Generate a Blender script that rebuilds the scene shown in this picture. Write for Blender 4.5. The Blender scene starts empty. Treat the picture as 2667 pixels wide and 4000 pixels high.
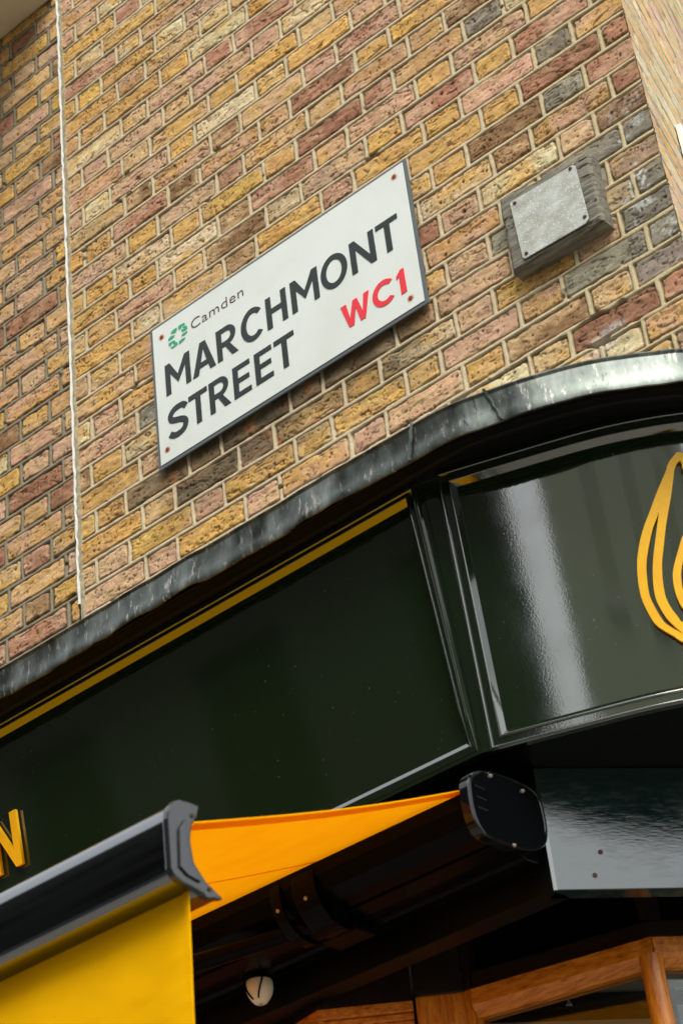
import bpy, bmesh, math
import numpy as np
from mathutils import Matrix, Vector

# ------------------------------------------------------------------ camera, sky, sun
sc = bpy.context.scene
cd = bpy.data.cameras.new("camera"); cam = bpy.data.objects.new("camera", cd)
sc.collection.objects.link(cam); sc.camera = cam
AX = (0.7486402, -0.43363187, -0.501499)      # image x/y/z of the world axes
AY = (0.65513081, 0.36783857, 0.65992303)
AZ = (-0.10169298, -0.82259236, 0.55946435)
right = Vector((AX[0], AY[0], AZ[0])); up = -Vector((AX[1], AY[1], AZ[1])); back = -Vector((AX[2], AY[2], AZ[2]))
m = Matrix((right, up, back)).transposed().to_4x4()
m.translation = Vector((0, -3.137, 0)); cam.matrix_world = m
cd.sensor_fit = 'VERTICAL'; cd.sensor_height = 36.0; cd.lens = 8161.5 / 4000 * 36
cd.clip_start = 0.05; cd.clip_end = 2000
cd.dof.use_dof = True; cd.dof.focus_distance = 5.0; cd.dof.aperture_fstop = 6.5

SUN_EL, SUN_AZ = 50, 312          # azimuth measured from +X anticlockwise; the light comes from there
w = bpy.data.worlds.new("World"); sc.world = w; w.use_nodes = True
nt = w.node_tree; nt.nodes.clear()
sky = nt.nodes.new('ShaderNodeTexSky'); sky.sky_type = 'NISHITA'; sky.sun_disc = False
sky.sun_elevation = math.radians(SUN_EL); sky.sun_rotation = math.radians(90 - SUN_AZ)
sky.dust_density = 4.0; sky.air_density = 1.0; sky.ozone_density = 1.0
hs = nt.nodes.new('ShaderNodeHueSaturation'); hs.inputs['Saturation'].default_value = 0.30
bg = nt.nodes.new('ShaderNodeBackground'); bg.inputs[1].default_value = 0.15
wo = nt.nodes.new('ShaderNodeOutputWorld')
tn = nt.nodes.new('ShaderNodeVectorMath'); tn.operation = 'MULTIPLY'; tn.inputs[1].default_value = (.955, 1.0, .965)
nt.links.new(sky.outputs[0], hs.inputs['Color']); nt.links.new(hs.outputs[0], tn.inputs[0]); cl_ = nt.nodes.new('ShaderNodeMix'); cl_.data_type = 'RGBA'; cl_.inputs[0].default_value = .5; cl_.inputs[7].default_value = (6.9, 7.05, 7.1, 1)
nt.links.new(tn.outputs[0], cl_.inputs[6]); nt.links.new(cl_.outputs[2], bg.inputs[0]); nt.links.new(bg.outputs[0], wo.inputs[0])
sl = bpy.data.lights.new("sun", 'SUN'); sun = bpy.data.objects.new("sun", sl); sc.collection.objects.link(sun)
sl.energy = 1.0; sl.angle = math.radians(26); sl.color = (1.0, 0.965, 0.85)
e, a = math.radians(SUN_EL), math.radians(SUN_AZ)
sun.rotation_euler = Vector((math.cos(e)*math.cos(a), math.cos(e)*math.sin(a), math.sin(e))).to_track_quat('Z', 'Y').to_euler()
sc.view_settings.view_transform = 'Standard'; sc.view_settings.look = 'None'
sc.view_settings.exposure = 0.88; sc.view_settings.gamma = 1
sc.cycles.use_denoising = True
sc.cycles.max_bounces = 8; sc.cycles.glossy_bounces = 5; sc.cycles.transparent_max_bounces = 8
C = sc.collection
rng = np.random.default_rng(7)

# ------------------------------------------------------------------ helpers
def lin(c):
    c = np.asarray(c, float) / 255.0
    return np.where(c <= 0.04045, c/12.92, ((c+0.055)/1.055)**2.4)
def tag(o, label=None, cat=None, group=None, kind=None):
    if label: o['label'] = label
    if cat: o['category'] = cat
    if group: o['group'] = group
    if kind: o['kind'] = kind
    return o
def thing(name, label, cat, loc=(0, 0, 0), group=None):
    o = bpy.data.objects.new(name, None); C.objects.link(o); o.location = loc; o.empty_display_size = 0.1
    return tag(o, label, cat, group)
def link(name, me, mat, parent=None, smooth=False):
    o = bpy.data.objects.new(name, me); C.objects.link(o)
    if mat is not None and not me.materials: me.materials.append(mat)
    if parent is not None:
        o.parent = parent; o.matrix_parent_inverse = Matrix.Translation(parent.location).inverted()
    if smooth:
        for p in me.polygons: p.use_smooth = True
    return o
def obj(name, vs, fs, mat, parent=None, smooth=False, bevel=0, recalc=True):
    me = bpy.data.meshes.new(name); me.from_pydata([tuple(map(float, v)) for v in vs], [], [tuple(map(int, f)) for f in fs]); me.update()
    if recalc or bevel:
        bm = bmesh.new(); bm.from_mesh(me)
        bmesh.ops.remove_doubles(bm, verts=bm.verts, dist=1e-6)
        bmesh.ops.recalc_face_normals(bm, faces=bm.faces)
        if bevel:
            ed = [e_ for e_ in bm.edges if e_.is_manifold and e_.calc_face_angle(0) > 0.5]
            bmesh.ops.bevel(bm, geom=ed, offset=bevel, segments=2, affect='EDGES', profile=0.6)
        bm.to_mesh(me); bm.free()
    o = link(name, me, mat, parent, smooth)
    if smooth: shade_auto(o)
    return o
def shade_auto(o, ang=40):
    me = o.data
    bm = bmesh.new(); bm.from_mesh(me)
    for e_ in bm.edges:
        e_.smooth = not (e_.is_manifold and e_.calc_face_angle(0) > math.radians(ang))
    bm.to_mesh(me); bm.free()
class MB:
    def __init__(s): s.v = []; s.f = []
    def add(s, v, f):
        n = len(s.v); s.v += [tuple(p) for p in v]; s.f += [tuple(i+n for i in q) for q in f]; return s
    def box(s, x0, x1, y0, y1, z0, z1, M=None):
        v = [Vector((x, y, z)) for z in (z0, z1) for y in (y0, y1) for x in (x0, x1)]
        if M: v = [M @ p for p in v]
        return s.add(v, [(0, 2, 3, 1), (4, 5, 7, 6), (0, 1, 5, 4), (2, 6, 7, 3), (0, 4, 6, 2), (1, 3, 7, 5)])
    def cyl(s, p0, p1, r, n=20, r1=None):
        p0, p1 = Vector(p0), Vector(p1); r1 = r if r1 is None else r1
        q = (p1-p0).to_track_quat('Z', 'Y'); L = (p1-p0).length
        v = [p0 + q @ Vector((r*math.cos(2*math.pi*i/n), r*math.sin(2*math.pi*i/n), 0)) for i in range(n)]
        v += [p0 + q @ Vector((r1*math.cos(2*math.pi*i/n), r1*math.sin(2*math.pi*i/n), L)) for i in range(n)]
        return s.add(v, [(i, (i+1) % n, (i+1) % n+n, i+n) for i in range(n)] + [tuple(range(n))[::-1], tuple(range(n, 2*n))])
    def prism(s, poly, a0, a1, f):
        """poly of 2-D points, extruded from a0 to a1; f maps (p, q, a) to 3-D"""
        n = len(poly)
        v = [f(p, q, a0) for p, q in poly] + [f(p, q, a1) for p, q in poly]
        return s.add(v, [(i, (i+1) % n, (i+1) % n+n, i+n) for i in range(n)] + [tuple(range(n))[::-1], tuple(range(n, 2*n))])
    def grid(s, rows, closed=False):
        n = len(rows[0]); v = [p for r in rows for p in r]; f = []
        for i in range(len(rows)-1):
            for j in range(n if closed else n-1):
                k = (j+1) % n
                f.append((i*n+j, i*n+k, (i+1)*n+k, (i+1)*n+j))
        return s.add(v, f)
    def build(s, name, mat, parent=None, smooth=False, bevel=0): return obj(name, s.v, s.f, mat, parent, smooth, bevel)

# ---- numpy value noise
def vn(U, V, fu, fv, seed):
    r = np.random.default_rng(seed)
    T = r.random((257, 257)).astype(np.float32)
    u = (U*fu + 37.3) % 256; v = (V*fv + 91.7) % 256
    iu = np.floor(u).astype(np.int32); iv = np.floor(v).astype(np.int32)
    a_ = u-iu; b_ = v-iv; a_ = a_*a_*(3-2*a_); b_ = b_*b_*(3-2*b_)
    iu1 = (iu+1) % 256; iv1 = (iv+1) % 256
    return ((T[iu, iv]*(1-a_)+T[iu1, iv]*a_)*(1-b_) + (T[iu, iv1]*(1-a_)+T[iu1, iv1]*a_)*b_)*2-1
def fb(U, V, fu, fv, seed, o=3):
    s = 0; amp = 1; t = 0
    for i in range(o):
        s = s + amp*vn(U, V, fu*2**i, fv*2**i, seed+i*13); t += amp; amp *= .55
    return s/t
def ss(a_, b_, x):
    t = np.clip((x-a_)/(b_-a_), 0, 1); return t*t*(3-2*t)

# ------------------------------------------------------------------ materials
def mat(name, color=(128, 128, 128), rough=0.5, metal=0.0, coat=0.0, spec=0.5):
    m_ = bpy.data.materials.new(name); m_.use_nodes = True
    p = m_.node_tree.nodes['Principled BSDF']
    p.inputs['Base Color'].default_value = (*lin(color), 1)
    p.inputs['Roughness'].default_value = rough; p.inputs['Metallic'].default_value = metal
    p.inputs['Coat Weight'].default_value = coat; p.inputs['Specular IOR Level'].default_value = spec
    return m_
def N(m_, t, **kw):
    n = m_.node_tree.nodes.new(t)
    for k, v in kw.items():
        if k in n.inputs: n.inputs[k].default_value = v
        else: setattr(n, k, v)
    return n
def L(m_, a_, b_): m_.node_tree.links.new(a_, b_)
def P(m_): return m_.node_tree.nodes['Principled BSDF']
def noise(m_, scale, detail=3, rough=.5, stretch=(1, 1, 1), rot=(0, 0, 0)):
    tc = N(m_, 'ShaderNodeTexCoord'); mp = N(m_, 'ShaderNodeMapping')
    mp.inputs['Scale'].default_value = stretch; mp.inputs['Rotation'].default_value = rot
    n = N(m_, 'ShaderNodeTexNoise', Scale=scale, Detail=detail, Roughness=rough)
    L(m_, tc.outputs['Object'], mp.inputs[0]); L(m_, mp.outputs[0], n.inputs['Vector'])
    return n.outputs['Fac']
def ramp(m_, fac, stops):
    r = N(m_, 'ShaderNodeValToRGB'); L(m_, fac, r.inputs[0]); el = r.color_ramp.elements
    while len(el) < len(stops): el.new(.5)
    for e_, (p, c) in zip(el, stops):
        e_.position = p; e_.color = (*lin(c), 1) if len(c) == 3 else c
    return r.outputs[0]
def gramp(m_, fac, a_, b_, lo=0., hi=1.):
    r = N(m_, 'ShaderNodeMapRange', interpolation_type='SMOOTHSTEP')
    r.inputs['From Min'].default_value = a_; r.inputs['From Max'].default_value = b_
    r.inputs['To Min'].default_value = lo; r.inputs['To Max'].default_value = hi
    L(m_, fac, r.inputs['Value']); return r.outputs[0]
def bump(m_, fac, strength, dist, prev=None):
    b_ = N(m_, 'ShaderNodeBump', Strength=strength, Distance=dist); L(m_, fac, b_.inputs['Height'])
    if prev: L(m_, prev, b_.inputs['Normal'])
    return b_.outputs[0]
def mix(m_, fac, A, B):
    x = N(m_, 'ShaderNodeMix', data_type='RGBA')
    if hasattr(fac, 'links'): L(m_, fac, x.inputs[0])
    else: x.inputs[0].default_value = fac
    for i, s in ((6, A), (7, B)):
        if hasattr(s, 'links'): L(m_, s, x.inputs[i])
        else: x.inputs[i].default_value = (*lin(s), 1)
    return x.outputs[2]

# brick: colour per vertex, micro bump
M_brick = mat('weathered_brick', rough=.9, spec=.25)
at = N(M_brick, 'ShaderNodeVertexColor', layer_name='Col')
fine = noise(M_brick, 420, 3, .65)
g = gramp(M_brick, fine, .3, .7, .78, 1.2)
mx = N(M_brick, 'ShaderNodeVectorMath', operation='MULTIPLY'); L(M_brick, at.outputs[0], mx.inputs[0])
cmb = N(M_brick, 'ShaderNodeCombineXYZ')
for i in range(3): L(M_brick, g, cmb.inputs[i])
L(M_brick, cmb.outputs[0], mx.inputs[1]); L(M_brick, mx.outputs[0], P(M_brick).inputs['Base Color'])
L(M_brick, bump(M_brick, fine, .6, .002), P(M_brick).inputs['Normal'])

def gloss_paint(name, base, rough=.09, orange=.12, specks=True, brush=None, ior=2.5):
    m_ = mat(name, base, rough, coat=0.0, spec=.5); P(m_).inputs['IOR'].default_value = ior
    n1 = noise(m_, 260, 2, .5)
    nb = bump(m_, n1, orange, .0006)
    n2 = noise(m_, 14, 3, .5); nb = bump(m_, n2, orange*.25, .003, nb)
    if brush:
        n3 = noise(m_, 60, 4, .6, stretch=brush[1], rot=brush[2] if len(brush) > 2 else (0, 0, 0)); nb = bump(m_, n3, brush[0], .002, nb)
    L(m_, nb, P(m_).inputs['Normal'])
    if specks:
        s = gramp(m_, noise(m_, 150, 2, .5), .735, .76)
        col = mix(m_, s, base, (95, 100, 88)); L(m_, col, P(m_).inputs['Base Color'])
        dust = noise(m_, 9, 4, .6)
        L(m_, gramp(m_, dust, .35, .8, rough*.8, rough*1.7), P(m_).inputs['Roughness'])
    return m_
M_green = gloss_paint('dark_green_gloss_paint', (24, 37, 20), .040, .035, ior=2.35)
M_green_rough = gloss_paint('brushed_green_gloss_paint', (8, 38, 36), .05, .05, True, (.16, (.9, .9, 4.0)), ior=2.05)
sc_ = gramp(M_green_rough, noise(M_green_rough, 26, 6, .75, stretch=(.6, .6, 2.2)), .60, .66)
L(M_green_rough, mix(M_green_rough, sc_, (8, 38, 36), (3, 12, 11)), P(M_green_rough).inputs['Base Color'])
L(M_green_rough, gramp(M_green_rough, noise(M_green_rough, 30, 6, .8, stretch=(.6, .6, 2.5)), .42, .62, .05, .26), P(M_green_rough).inputs['Roughness'])
M_greentrim = gloss_paint('green_moulding_paint', (22, 34, 18), .07, .10, False)
M_black = gloss_paint('black_green_soffit_paint', (5, 8, 6), .4, .2, False, ior=1.25)

M_yellow = mat('yellow_acrylic', (250, 188, 0), .38)
n_ = noise(M_yellow, 30, 2); L(M_yellow, mix(M_yellow, gramp(M_yellow, n_, .35, .7), (250, 188, 0), (246, 178, 2)), P(M_yellow).inputs['Base Color'])

# awning cloth lets light through
M_cloth = bpy.data.materials.new('yellow_awning_cloth'); M_cloth.use_nodes = True
nt_ = M_cloth.node_tree; nt_.nodes.clear()
o_ = nt_.nodes.new('ShaderNodeOutputMaterial'); d_ = nt_.nodes.new('ShaderNodeBsdfDiffuse'); t_ = nt_.nodes.new('ShaderNodeBsdfTranslucent')
mxs = nt_.nodes.new('ShaderNodeMixShader'); mxs.inputs[0].default_value = .46
nzf = noise(M_cloth, 9, 4, .6, stretch=(1, 1, 3)); cc = mix(M_cloth, gramp(M_cloth, nzf, .3, .8), (254, 190, 12), (251, 185, 10))
L(M_cloth, cc, d_.inputs[0]); cc2 = mix(M_cloth, gramp(M_cloth, nzf, .3, .75), (255, 158, 6), (253, 148, 4)); L(M_cloth, cc2, t_.inputs[0])
wv = noise(M_cloth, 1400, 1); wb = bump(M_cloth, wv, .3, .0005, bump(M_cloth, noise(M_cloth, 3.2, 3, .55, stretch=(1, 1, 2)), .22, .05)); L(M_cloth, wb, d_.inputs['Normal'])
L(M_cloth, d_.outputs[0], mxs.inputs[1]); L(M_cloth, t_.outputs[0], mxs.inputs[2]); L(M_cloth, mxs.outputs[0], o_.inputs[0])

M_val = M_cloth.copy(); M_val.name = 'yellow_valance_cloth'
for n_ in M_val.node_tree.nodes:
    if n_.type == 'MIX_SHADER': n_.inputs[0].default_value = .15
# lead
M_lead = mat('weathered_lead', (70, 76, 74), .3, .7)
nl = noise(M_lead, 5, 5, .6, stretch=(3, 3, 1.2)); nl2 = noise(M_lead, 40, 5, .72, stretch=(1.8, 1.8, .45)); nl3 = noise(M_lead, 5, 3, .5)
c1 = ramp(M_lead, nl, [(.30, (52, 56, 53)), (.50, (96, 102, 98)), (.64, (132, 138, 134)), (.78, (176, 179, 174))])
c2 = mix(M_lead, gramp(M_lead, nl2, .56, .66), c1, (164, 158, 150))
c3 = mix(M_lead, gramp(M_lead, nl2, .40, .30), c2, (22, 25, 25))
L(M_lead, c3, P(M_lead).inputs['Base Color'])
L(M_lead, bump(M_lead, nl3, .5, .010, bump(M_lead, nl2, .15, .001)), P(M_lead).inputs['Normal'])
L(M_lead, gramp(M_lead, nl, .3, .7, .26, .48), P(M_lead).inputs['Roughness'])

M_panel = mat('white_enamel', (232, 234, 230), .22)
M_frame = mat('slate_grey_enamel', (88, 96, 100), .35)
nf = noise(M_frame, 180, 3, .7); L(M_frame, mix(M_frame, gramp(M_frame, nf, .68, .74), (88, 96, 100), (190, 190, 186)), P(M_frame).inputs['Base Color'])
M_ink = mat('black_green_enamel', (32, 43, 41), .25, spec=.3)
M_red = mat('red_enamel', (238, 36, 50), .3)
M_teal = mat('green_enamel', (0, 166, 116), .3)
M_plum = mat('maroon_enamel', (84, 44, 56), .35)
M_rust = mat('rusty_screw', (150, 78, 48), .7, .2)
M_rustd = mat('dark_rust', (74, 44, 34), .8)

def wood_mat(name, a_, b_, c_, rough=.6, stretch=(1, 14, 14), scale=9, bstr=.6, spec=.4):
    m_ = mat(name, a_, rough, spec=spec)
    n1 = noise(m_, scale, 5, .65, stretch=stretch); n2 = noise(m_, scale*5, 3, .6, stretch=stretch)
    col = ramp(m_, n1, [(.25, c_), (.45, a_), (.7, b_)])
    col = mix(m_, gramp(m_, n2, .62, .74), col, c_)
    L(m_, col, P(m_).inputs['Base Color']); L(m_, bump(m_, n1, bstr, .004, bump(m_, n2, bstr, .002)), P(m_).inputs['Normal'])
    return m_
M_oldwood = wood_mat('silvered_timber', (124, 119, 106), (156, 151, 138), (44, 40, 34), .85, (1.2, 10, 16), 7, 1.0, .2)
M_varn = wood_mat('varnished_oak', (196, 112, 28), (226, 146, 50), (126, 64, 14), .25, (1.5, 12, 12), 8, .25, .5)
M_varnv = wood_mat('varnished_oak_upright', (194, 110, 28), (224, 144, 50), (122, 62, 14), .25, (12, 12, 1.5), 8, .25, .5)
M_shadeoak = wood_mat('shade_painted_oak', (34, 22, 14), (44, 28, 18), (18, 12, 8), .4, (2, 8, 8), 8, .2)  # oak above the transom, with the lintel's shade painted into its colour

M_zinc = mat('spangled_zinc', (205, 207, 200), .5, .0)
nz = noise(M_zinc, 22, 4, .6, stretch=(1, 1, 1.6)); nz2 = noise(M_zinc, 240, 2, .5)
cz = ramp(M_zinc, nz, [(.3, (160, 158, 146)), (.5, (184, 185, 176)), (.7, (206, 209, 205))])
cz = mix(M_zinc, gramp(M_zinc, nz2, .57, .68), cz, (232, 236, 236)); L(M_zinc, cz, P(M_zinc).inputs['Base Color'])
L(M_zinc, bump(M_zinc, nz2, .4, .001), P(M_zinc).inputs['Normal'])

M_anth = mat('black_powder_coat', (8, 8, 9), .24, .0, spec=.06)
L(M_anth, bump(M_anth, noise(M_anth, 50, 3, .6, stretch=(.05, 1, 1)), .15, .002), P(M_anth).inputs['Normal'])
M_bar = mat('satin_black_bar', (126, 128, 132), .12, 1.0)
M_cap = mat('dark_cast_cap', (34, 36, 38), .2, .0, spec=.5); P(M_cap).inputs['IOR'].default_value = 1.7
L(M_cap, bump(M_cap, noise(M_cap, 60, 4, .6), .35, .002), P(M_cap).inputs['Normal'])
M_gloss_black = mat('gloss_black_plastic', (10, 11, 13), .12)
M_steel = mat('bright_steel', (200, 190, 175), .3, .8)
M_mast = mat('white_sealant', (226, 226, 222), .6)
M_cream = mat('cream_render', (206, 196, 172), .9, spec=.2)
nc = noise(M_cream, 6, 5, .6); L(M_cream, mix(M_cream, gramp(M_cream, nc, .4, .75), (208, 200, 176), (192, 180, 154)), P(M_cream).inputs['Base Color'])
L(M_cream, bump(M_cream, noise(M_cream, 12, 5, .6), .3, .01), P(M_cream).inputs['Normal'])
M_core = mat('wall_core', (60, 50, 40), .95)
M_lamp = mat('frosted_lamp_glass', (236, 222, 196), .15)
M_ceil = mat('shop_ceiling', (176, 170, 152), .9)
M_beam = mat('dark_brown_beam', (34, 32, 28), .6)
M_dark = mat('dark_interior', (16, 15, 13), .8)
M_poster = mat('pale_blue_paper', (214, 222, 228), .7)
M_glass = bpy.data.materials.new('window_glass'); M_glass.use_nodes = True
nt_ = M_glass.node_tree; nt_.nodes.clear()
o_ = nt_.nodes.new('ShaderNodeOutputMaterial'); t_ = nt_.nodes.new('ShaderNodeBsdfTransparent'); g_ = nt_.nodes.new('ShaderNodeBsdfGlossy')
g_.inputs['Roughness'].default_value = .02; t_.inputs[0].default_value = (.9, .92, .9, 1)
f_ = nt_.nodes.new('ShaderNodeFresnel'); f_.inputs[0].default_value = 1.5; x_ = nt_.nodes.new('ShaderNodeMixShader')
nt_.links.new(f_.outputs[0], x_.inputs[0]); nt_.links.new(t_.outputs[0], x_.inputs[1]); nt_.links.new(g_.outputs[0], x_.inputs[2]); nt_.links.new(x_.outputs[0], o_.inputs[0])

# ------------------------------------------------------------------ brickwork generator
CO = 0.0752; ZB = 2.856
PAL = {'y': (220, 172, 98), 'o': (208, 162, 106), 't': (212, 174, 130), 'c': (224, 200, 160), 'p': (208, 166, 138),
       'r': (184, 132, 104), 'd': (156, 110, 86), 'b': (150, 114, 80), 'g': (158, 148, 130), 'k': (132, 122, 106), 's': (150, 128, 100)}
def brickwall(name, u0, u1, v0, v1, res, place, phase, seed, mortar, weights, over=(), right_wall=False, resu=None, rib=.0016, parent=None, soot=True, rel=1.0):
    r = np.random.default_rng(seed)
    us = np.arange(u0, u1+1e-6, resu or res); vs_ = np.arange(v0, v1+1e-6, res)
    us[-1] = u1
    U, V = np.meshgrid(us, vs_)
    U = U.astype(np.float64); V = V.astype(np.float64)
    Vw = V + .0016*vn(U, V, 1.6, 13.3, seed+1) + .0009*rel*vn(U, V, 9, 13.3, seed+2)
    kk = np.floor((Vw-ZB)/CO).astype(int); fv = Vw-ZB-kk*CO
    dv = np.minimum(fv, CO-fv)
    du = np.ones_like(U); bid = np.zeros(U.shape, int)
    cents = []; cols = []; rnd = []
    k0 = kk.min()
    Uw = U + .0012*vn(U, V, 20, 25, seed+3)
    for k in range(k0, kk.max()+1):
        ph = phase[0] if k % 2 else phase[1]     # centre of one stretcher of this course
        js = []; n0 = int((u0-ph)/.3375)-2; n1 = int((u1-ph)/.3375)+2
        for n in range(n0, n1+1):
            c = ph+n*.3375 + r.normal(0, .003)
            js += [c-.1125+r.normal(0, .003), c+.1125+r.normal(0, .003)]
        js = np.array([j for j in js if u0+.03 < j < u1-.03]); js = np.concatenate(([u0], js, [u1]))
        msk = kk == k
        if not msk.any(): 
            continue
        uu = Uw[msk]; i = np.clip(np.searchsorted(js, uu)-1, 0, len(js)-2)
        d1 = np.where(i > 0, uu-js[i], .05); d2 = np.where(i < len(js)-2, js[i+1]-uu, .05)
        du[msk] = np.minimum(d1, d2)
        base = len(cents)
        for q in range(len(js)-1):
            cents.append(((js[q]+js[q+1])/2, ZB+(k+.5)*CO))
        bid[msk] = base+i
    if rel < 1: du = du+.0035
    cents = np.array(cents); nb = len(cents)
    keys = list(weights.keys()); pw = np.array([weights[q] for q in keys], float); pw /= pw.sum()
    pick = r.choice(len(keys), nb, p=pw); cl = [keys[i] for i in pick]
    if right_wall:
        for i, (cx, cz) in enumerate(cents):
            q = (cx+1.41)*1.0
            if cx > -1.62 and cz < 3.22 and cz > 2.86 and r.random() < .8: cl[i] = r.choice(['g', 'g', 'k', 'g'])
            elif cx > -1.60 and cz < 3.5 and r.random() < .35: cl[i] = r.choice(['g', 'd', 'b'])
        for (ox, oz, oc) in over:
            d = (np.abs(cents[:, 0]-ox) + 3*np.abs(cents[:, 1]-oz)); cl[int(np.argmin(d))] = oc
    B1 = np.array([lin(PAL[c]) for c in cl]) * r.normal(1, .07, (nb, 1)) * r.normal(1, .025, (nb, 3))
    sec = [{'y': 'o', 'o': 'p', 't': 'y', 'c': 'y', 'p': 't', 'r': 'p', 'd': 'r', 'b': 't', 'g': 'k', 'k': 'g', 's': 'b'}[c] for c in cl]
    B2 = np.array([lin(PAL[c]) for c in sec])
    boff = r.normal(0, .0013, nb); bcre = r.random(nb)**1.3; bero = r.random(nb)**1.5; bx = r.random(nb)*40; by = r.random(nb)*40
    bro = r.normal(0, .10, nb)
    # local noise space differs for every brick
    UU = U+bx[bid]; VV = V+by[bid]
    hw = .0050 + .0010*vn(U, V, 35, 35, seed+5)
    db = np.minimum(du, dv)
    rm = ss(.0012, -.0008, db-hw)
    miss = ss(.62, .72, vn(U, V, 9, 26, seed+6)*.6+vn(U, V, 42, 60, seed+66)*.4) # crumbled pointing
    rm = rm*(1-miss)
    if right_wall:
        brk = ss(1.0, .82, np.hypot((U+1.640)/.09, (V-2.735)/.04)+.45*vn(U, V, 30, 30, 98)); rm = rm*(1-brk)
    n1 = fb(UU, VV, 34, 52, seed+7, 3)
    ero = .0006+.0056*np.clip(.15+.5*bero[bid]+.85*n1, 0, 1.3)**1.5
    corner = np.hypot(np.clip(.016-du, 0, 1), np.clip(.016-dv, 0, 1))
    dc = np.minimum(db, .016-corner)
    if right_wall: ero = ero+.002*brk
    bmk = ss(-.0010, .0028, dc-(.0055+ero))
    # face relief
    VR = VV+bro[bid]*(U-cents[bid, 0])
    warp = .006*vn(UU, VV, 30, 30, seed+8)
    cr1 = np.abs(vn(UU+warp, VR+warp, 26, 120, seed+9)); cr2 = np.abs(vn(UU-warp, VR+warp*1.5, 48, 190, seed+10))
    crease = np.clip(1-cr1/.10, 0, 1)*(vn(UU, VV, 22, 40, seed+11) > .05-.7*bcre[bid]+.25) + .7*np.clip(1-cr2/.14, 0, 1)*(vn(UU, VV, 30, 50, seed+12) > .15-.6*bcre[bid]+.25)
    crease = np.clip(crease, 0, 1)
    relief = .0017*fb(UU, VR, 18, 60, seed+14, 4) + .0012*fb(UU, VV, 60, 60, seed+15, 3)
    # pits
    pit = np.zeros_like(U); A = (u1-u0)*(v1-v0); rs = resu or res
    npit = int(A*2100)
    pu = r.random(npit)*(u1-u0)+u0; pv = r.random(npit)*(v1-v0)+v0
    pr = .0012+.0009*r.exponential(1, npit); pr = np.clip(pr, .0012, .0062)
    for a_, b_, c_ in zip(pu, pv, pr):
        i0 = int((a_-c_*1.6-u0)/rs); i1 = int((a_+c_*1.6-u0)/rs)+2; j0 = int((b_-c_*1.6-v0)/res); j1 = int((b_+c_*1.6-v0)/res)+2
        if i0 < 0 or j0 < 0 or i1 > U.shape[1] or j1 > U.shape[0]: continue
        sl_ = (slice(j0, j1), slice(i0, i1))
        d = np.hypot((U[sl_]-a_), (V[sl_]-b_)*1.15)
        pit[sl_] = np.maximum(pit[sl_], np.clip(1.25-d/c_, 0, 1))
    pit = pit*(vn(U, V, 7, 9, seed+20) > -.45)*np.where(bero[bid] > .12, 1, .15)
    face = .0012+boff[bid]*rel+(relief*1.35-.0034*crease-.0054*pit)*rel
    if right_wall:   # broken, loose bricks low down near the corner
        face -= brk*.001
    ribh = rib+.0007*vn(U, V, 45, 45, seed+16)+(-fv+CO/2)*0
    h = -.0062+.0012*fb(U, V, 80, 80, seed+17, 2)
    if right_wall: h = h-.014*brk
    h = h*(1-bmk)+face*bmk
    h = np.where(rm > 0, h*(1-rm)+np.maximum(ribh, h)*rm, h)
    # colour
    mixf = ss(-.25, .45, fb(UU, VV, 14, 22, seed+21, 3))[..., None]*.85
    col = B1[bid]*(1-mixf)+B2[bid]*mixf
    pal = ss(.1, .6, fb(UU, VV, 40, 70, seed+22, 3))[..., None]
    col = col*(1-pal*.35)+np.clip(col*1.35+.05, 0, .85)*pal*.35
    col = col*(1+.20*rel*fb(UU, VV, 55, 110, seed+24, 3)[..., None])
    pat = ss(.05, .5, fb(U, V, 9, 12, seed+41, 4))[..., None]*.42      # grime patches
    col = col*(1-pat)+col*np.array((.62, .56, .50))*pat
    dst = ss(.15, .5, fb(U, V, 13, 19, seed+43, 4))[..., None]*.5     # pale lime dust
    col = col*(1-dst)+(col*.45+np.array(lin((206, 178, 136)))*.6)*dst
    cavity_dark = rel*np.clip(crease*.75+pit*.9, 0, .92)[..., None]  # darker brown in creases and pits
    col = col*(1-cavity_dark)+np.array(lin((74, 46, 26)))*cavity_dark
    mcol = np.array(lin(mortar))*(1+.10*fb(U, V, 60, 60, seed+25, 3)[..., None])
    rec = np.array(lin(mortar))*.36*np.array((1, .9, .72))*(1+.3*fb(U, V, 50, 50, seed+26, 2)[..., None])
    eb = ss(.3, .9, bmk)[..., None]
    col = rec*(1-eb)+col*eb
    smear = (ss(.25, .5, fb(U, V, 11, 14, seed+28, 3))*ss(.018, .006, db))[..., None]*.75
    col = col*(1-smear)+mcol*1.0*smear
    rr = rm[..., None]; col = col*(1-rr)+mcol*rr
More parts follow.
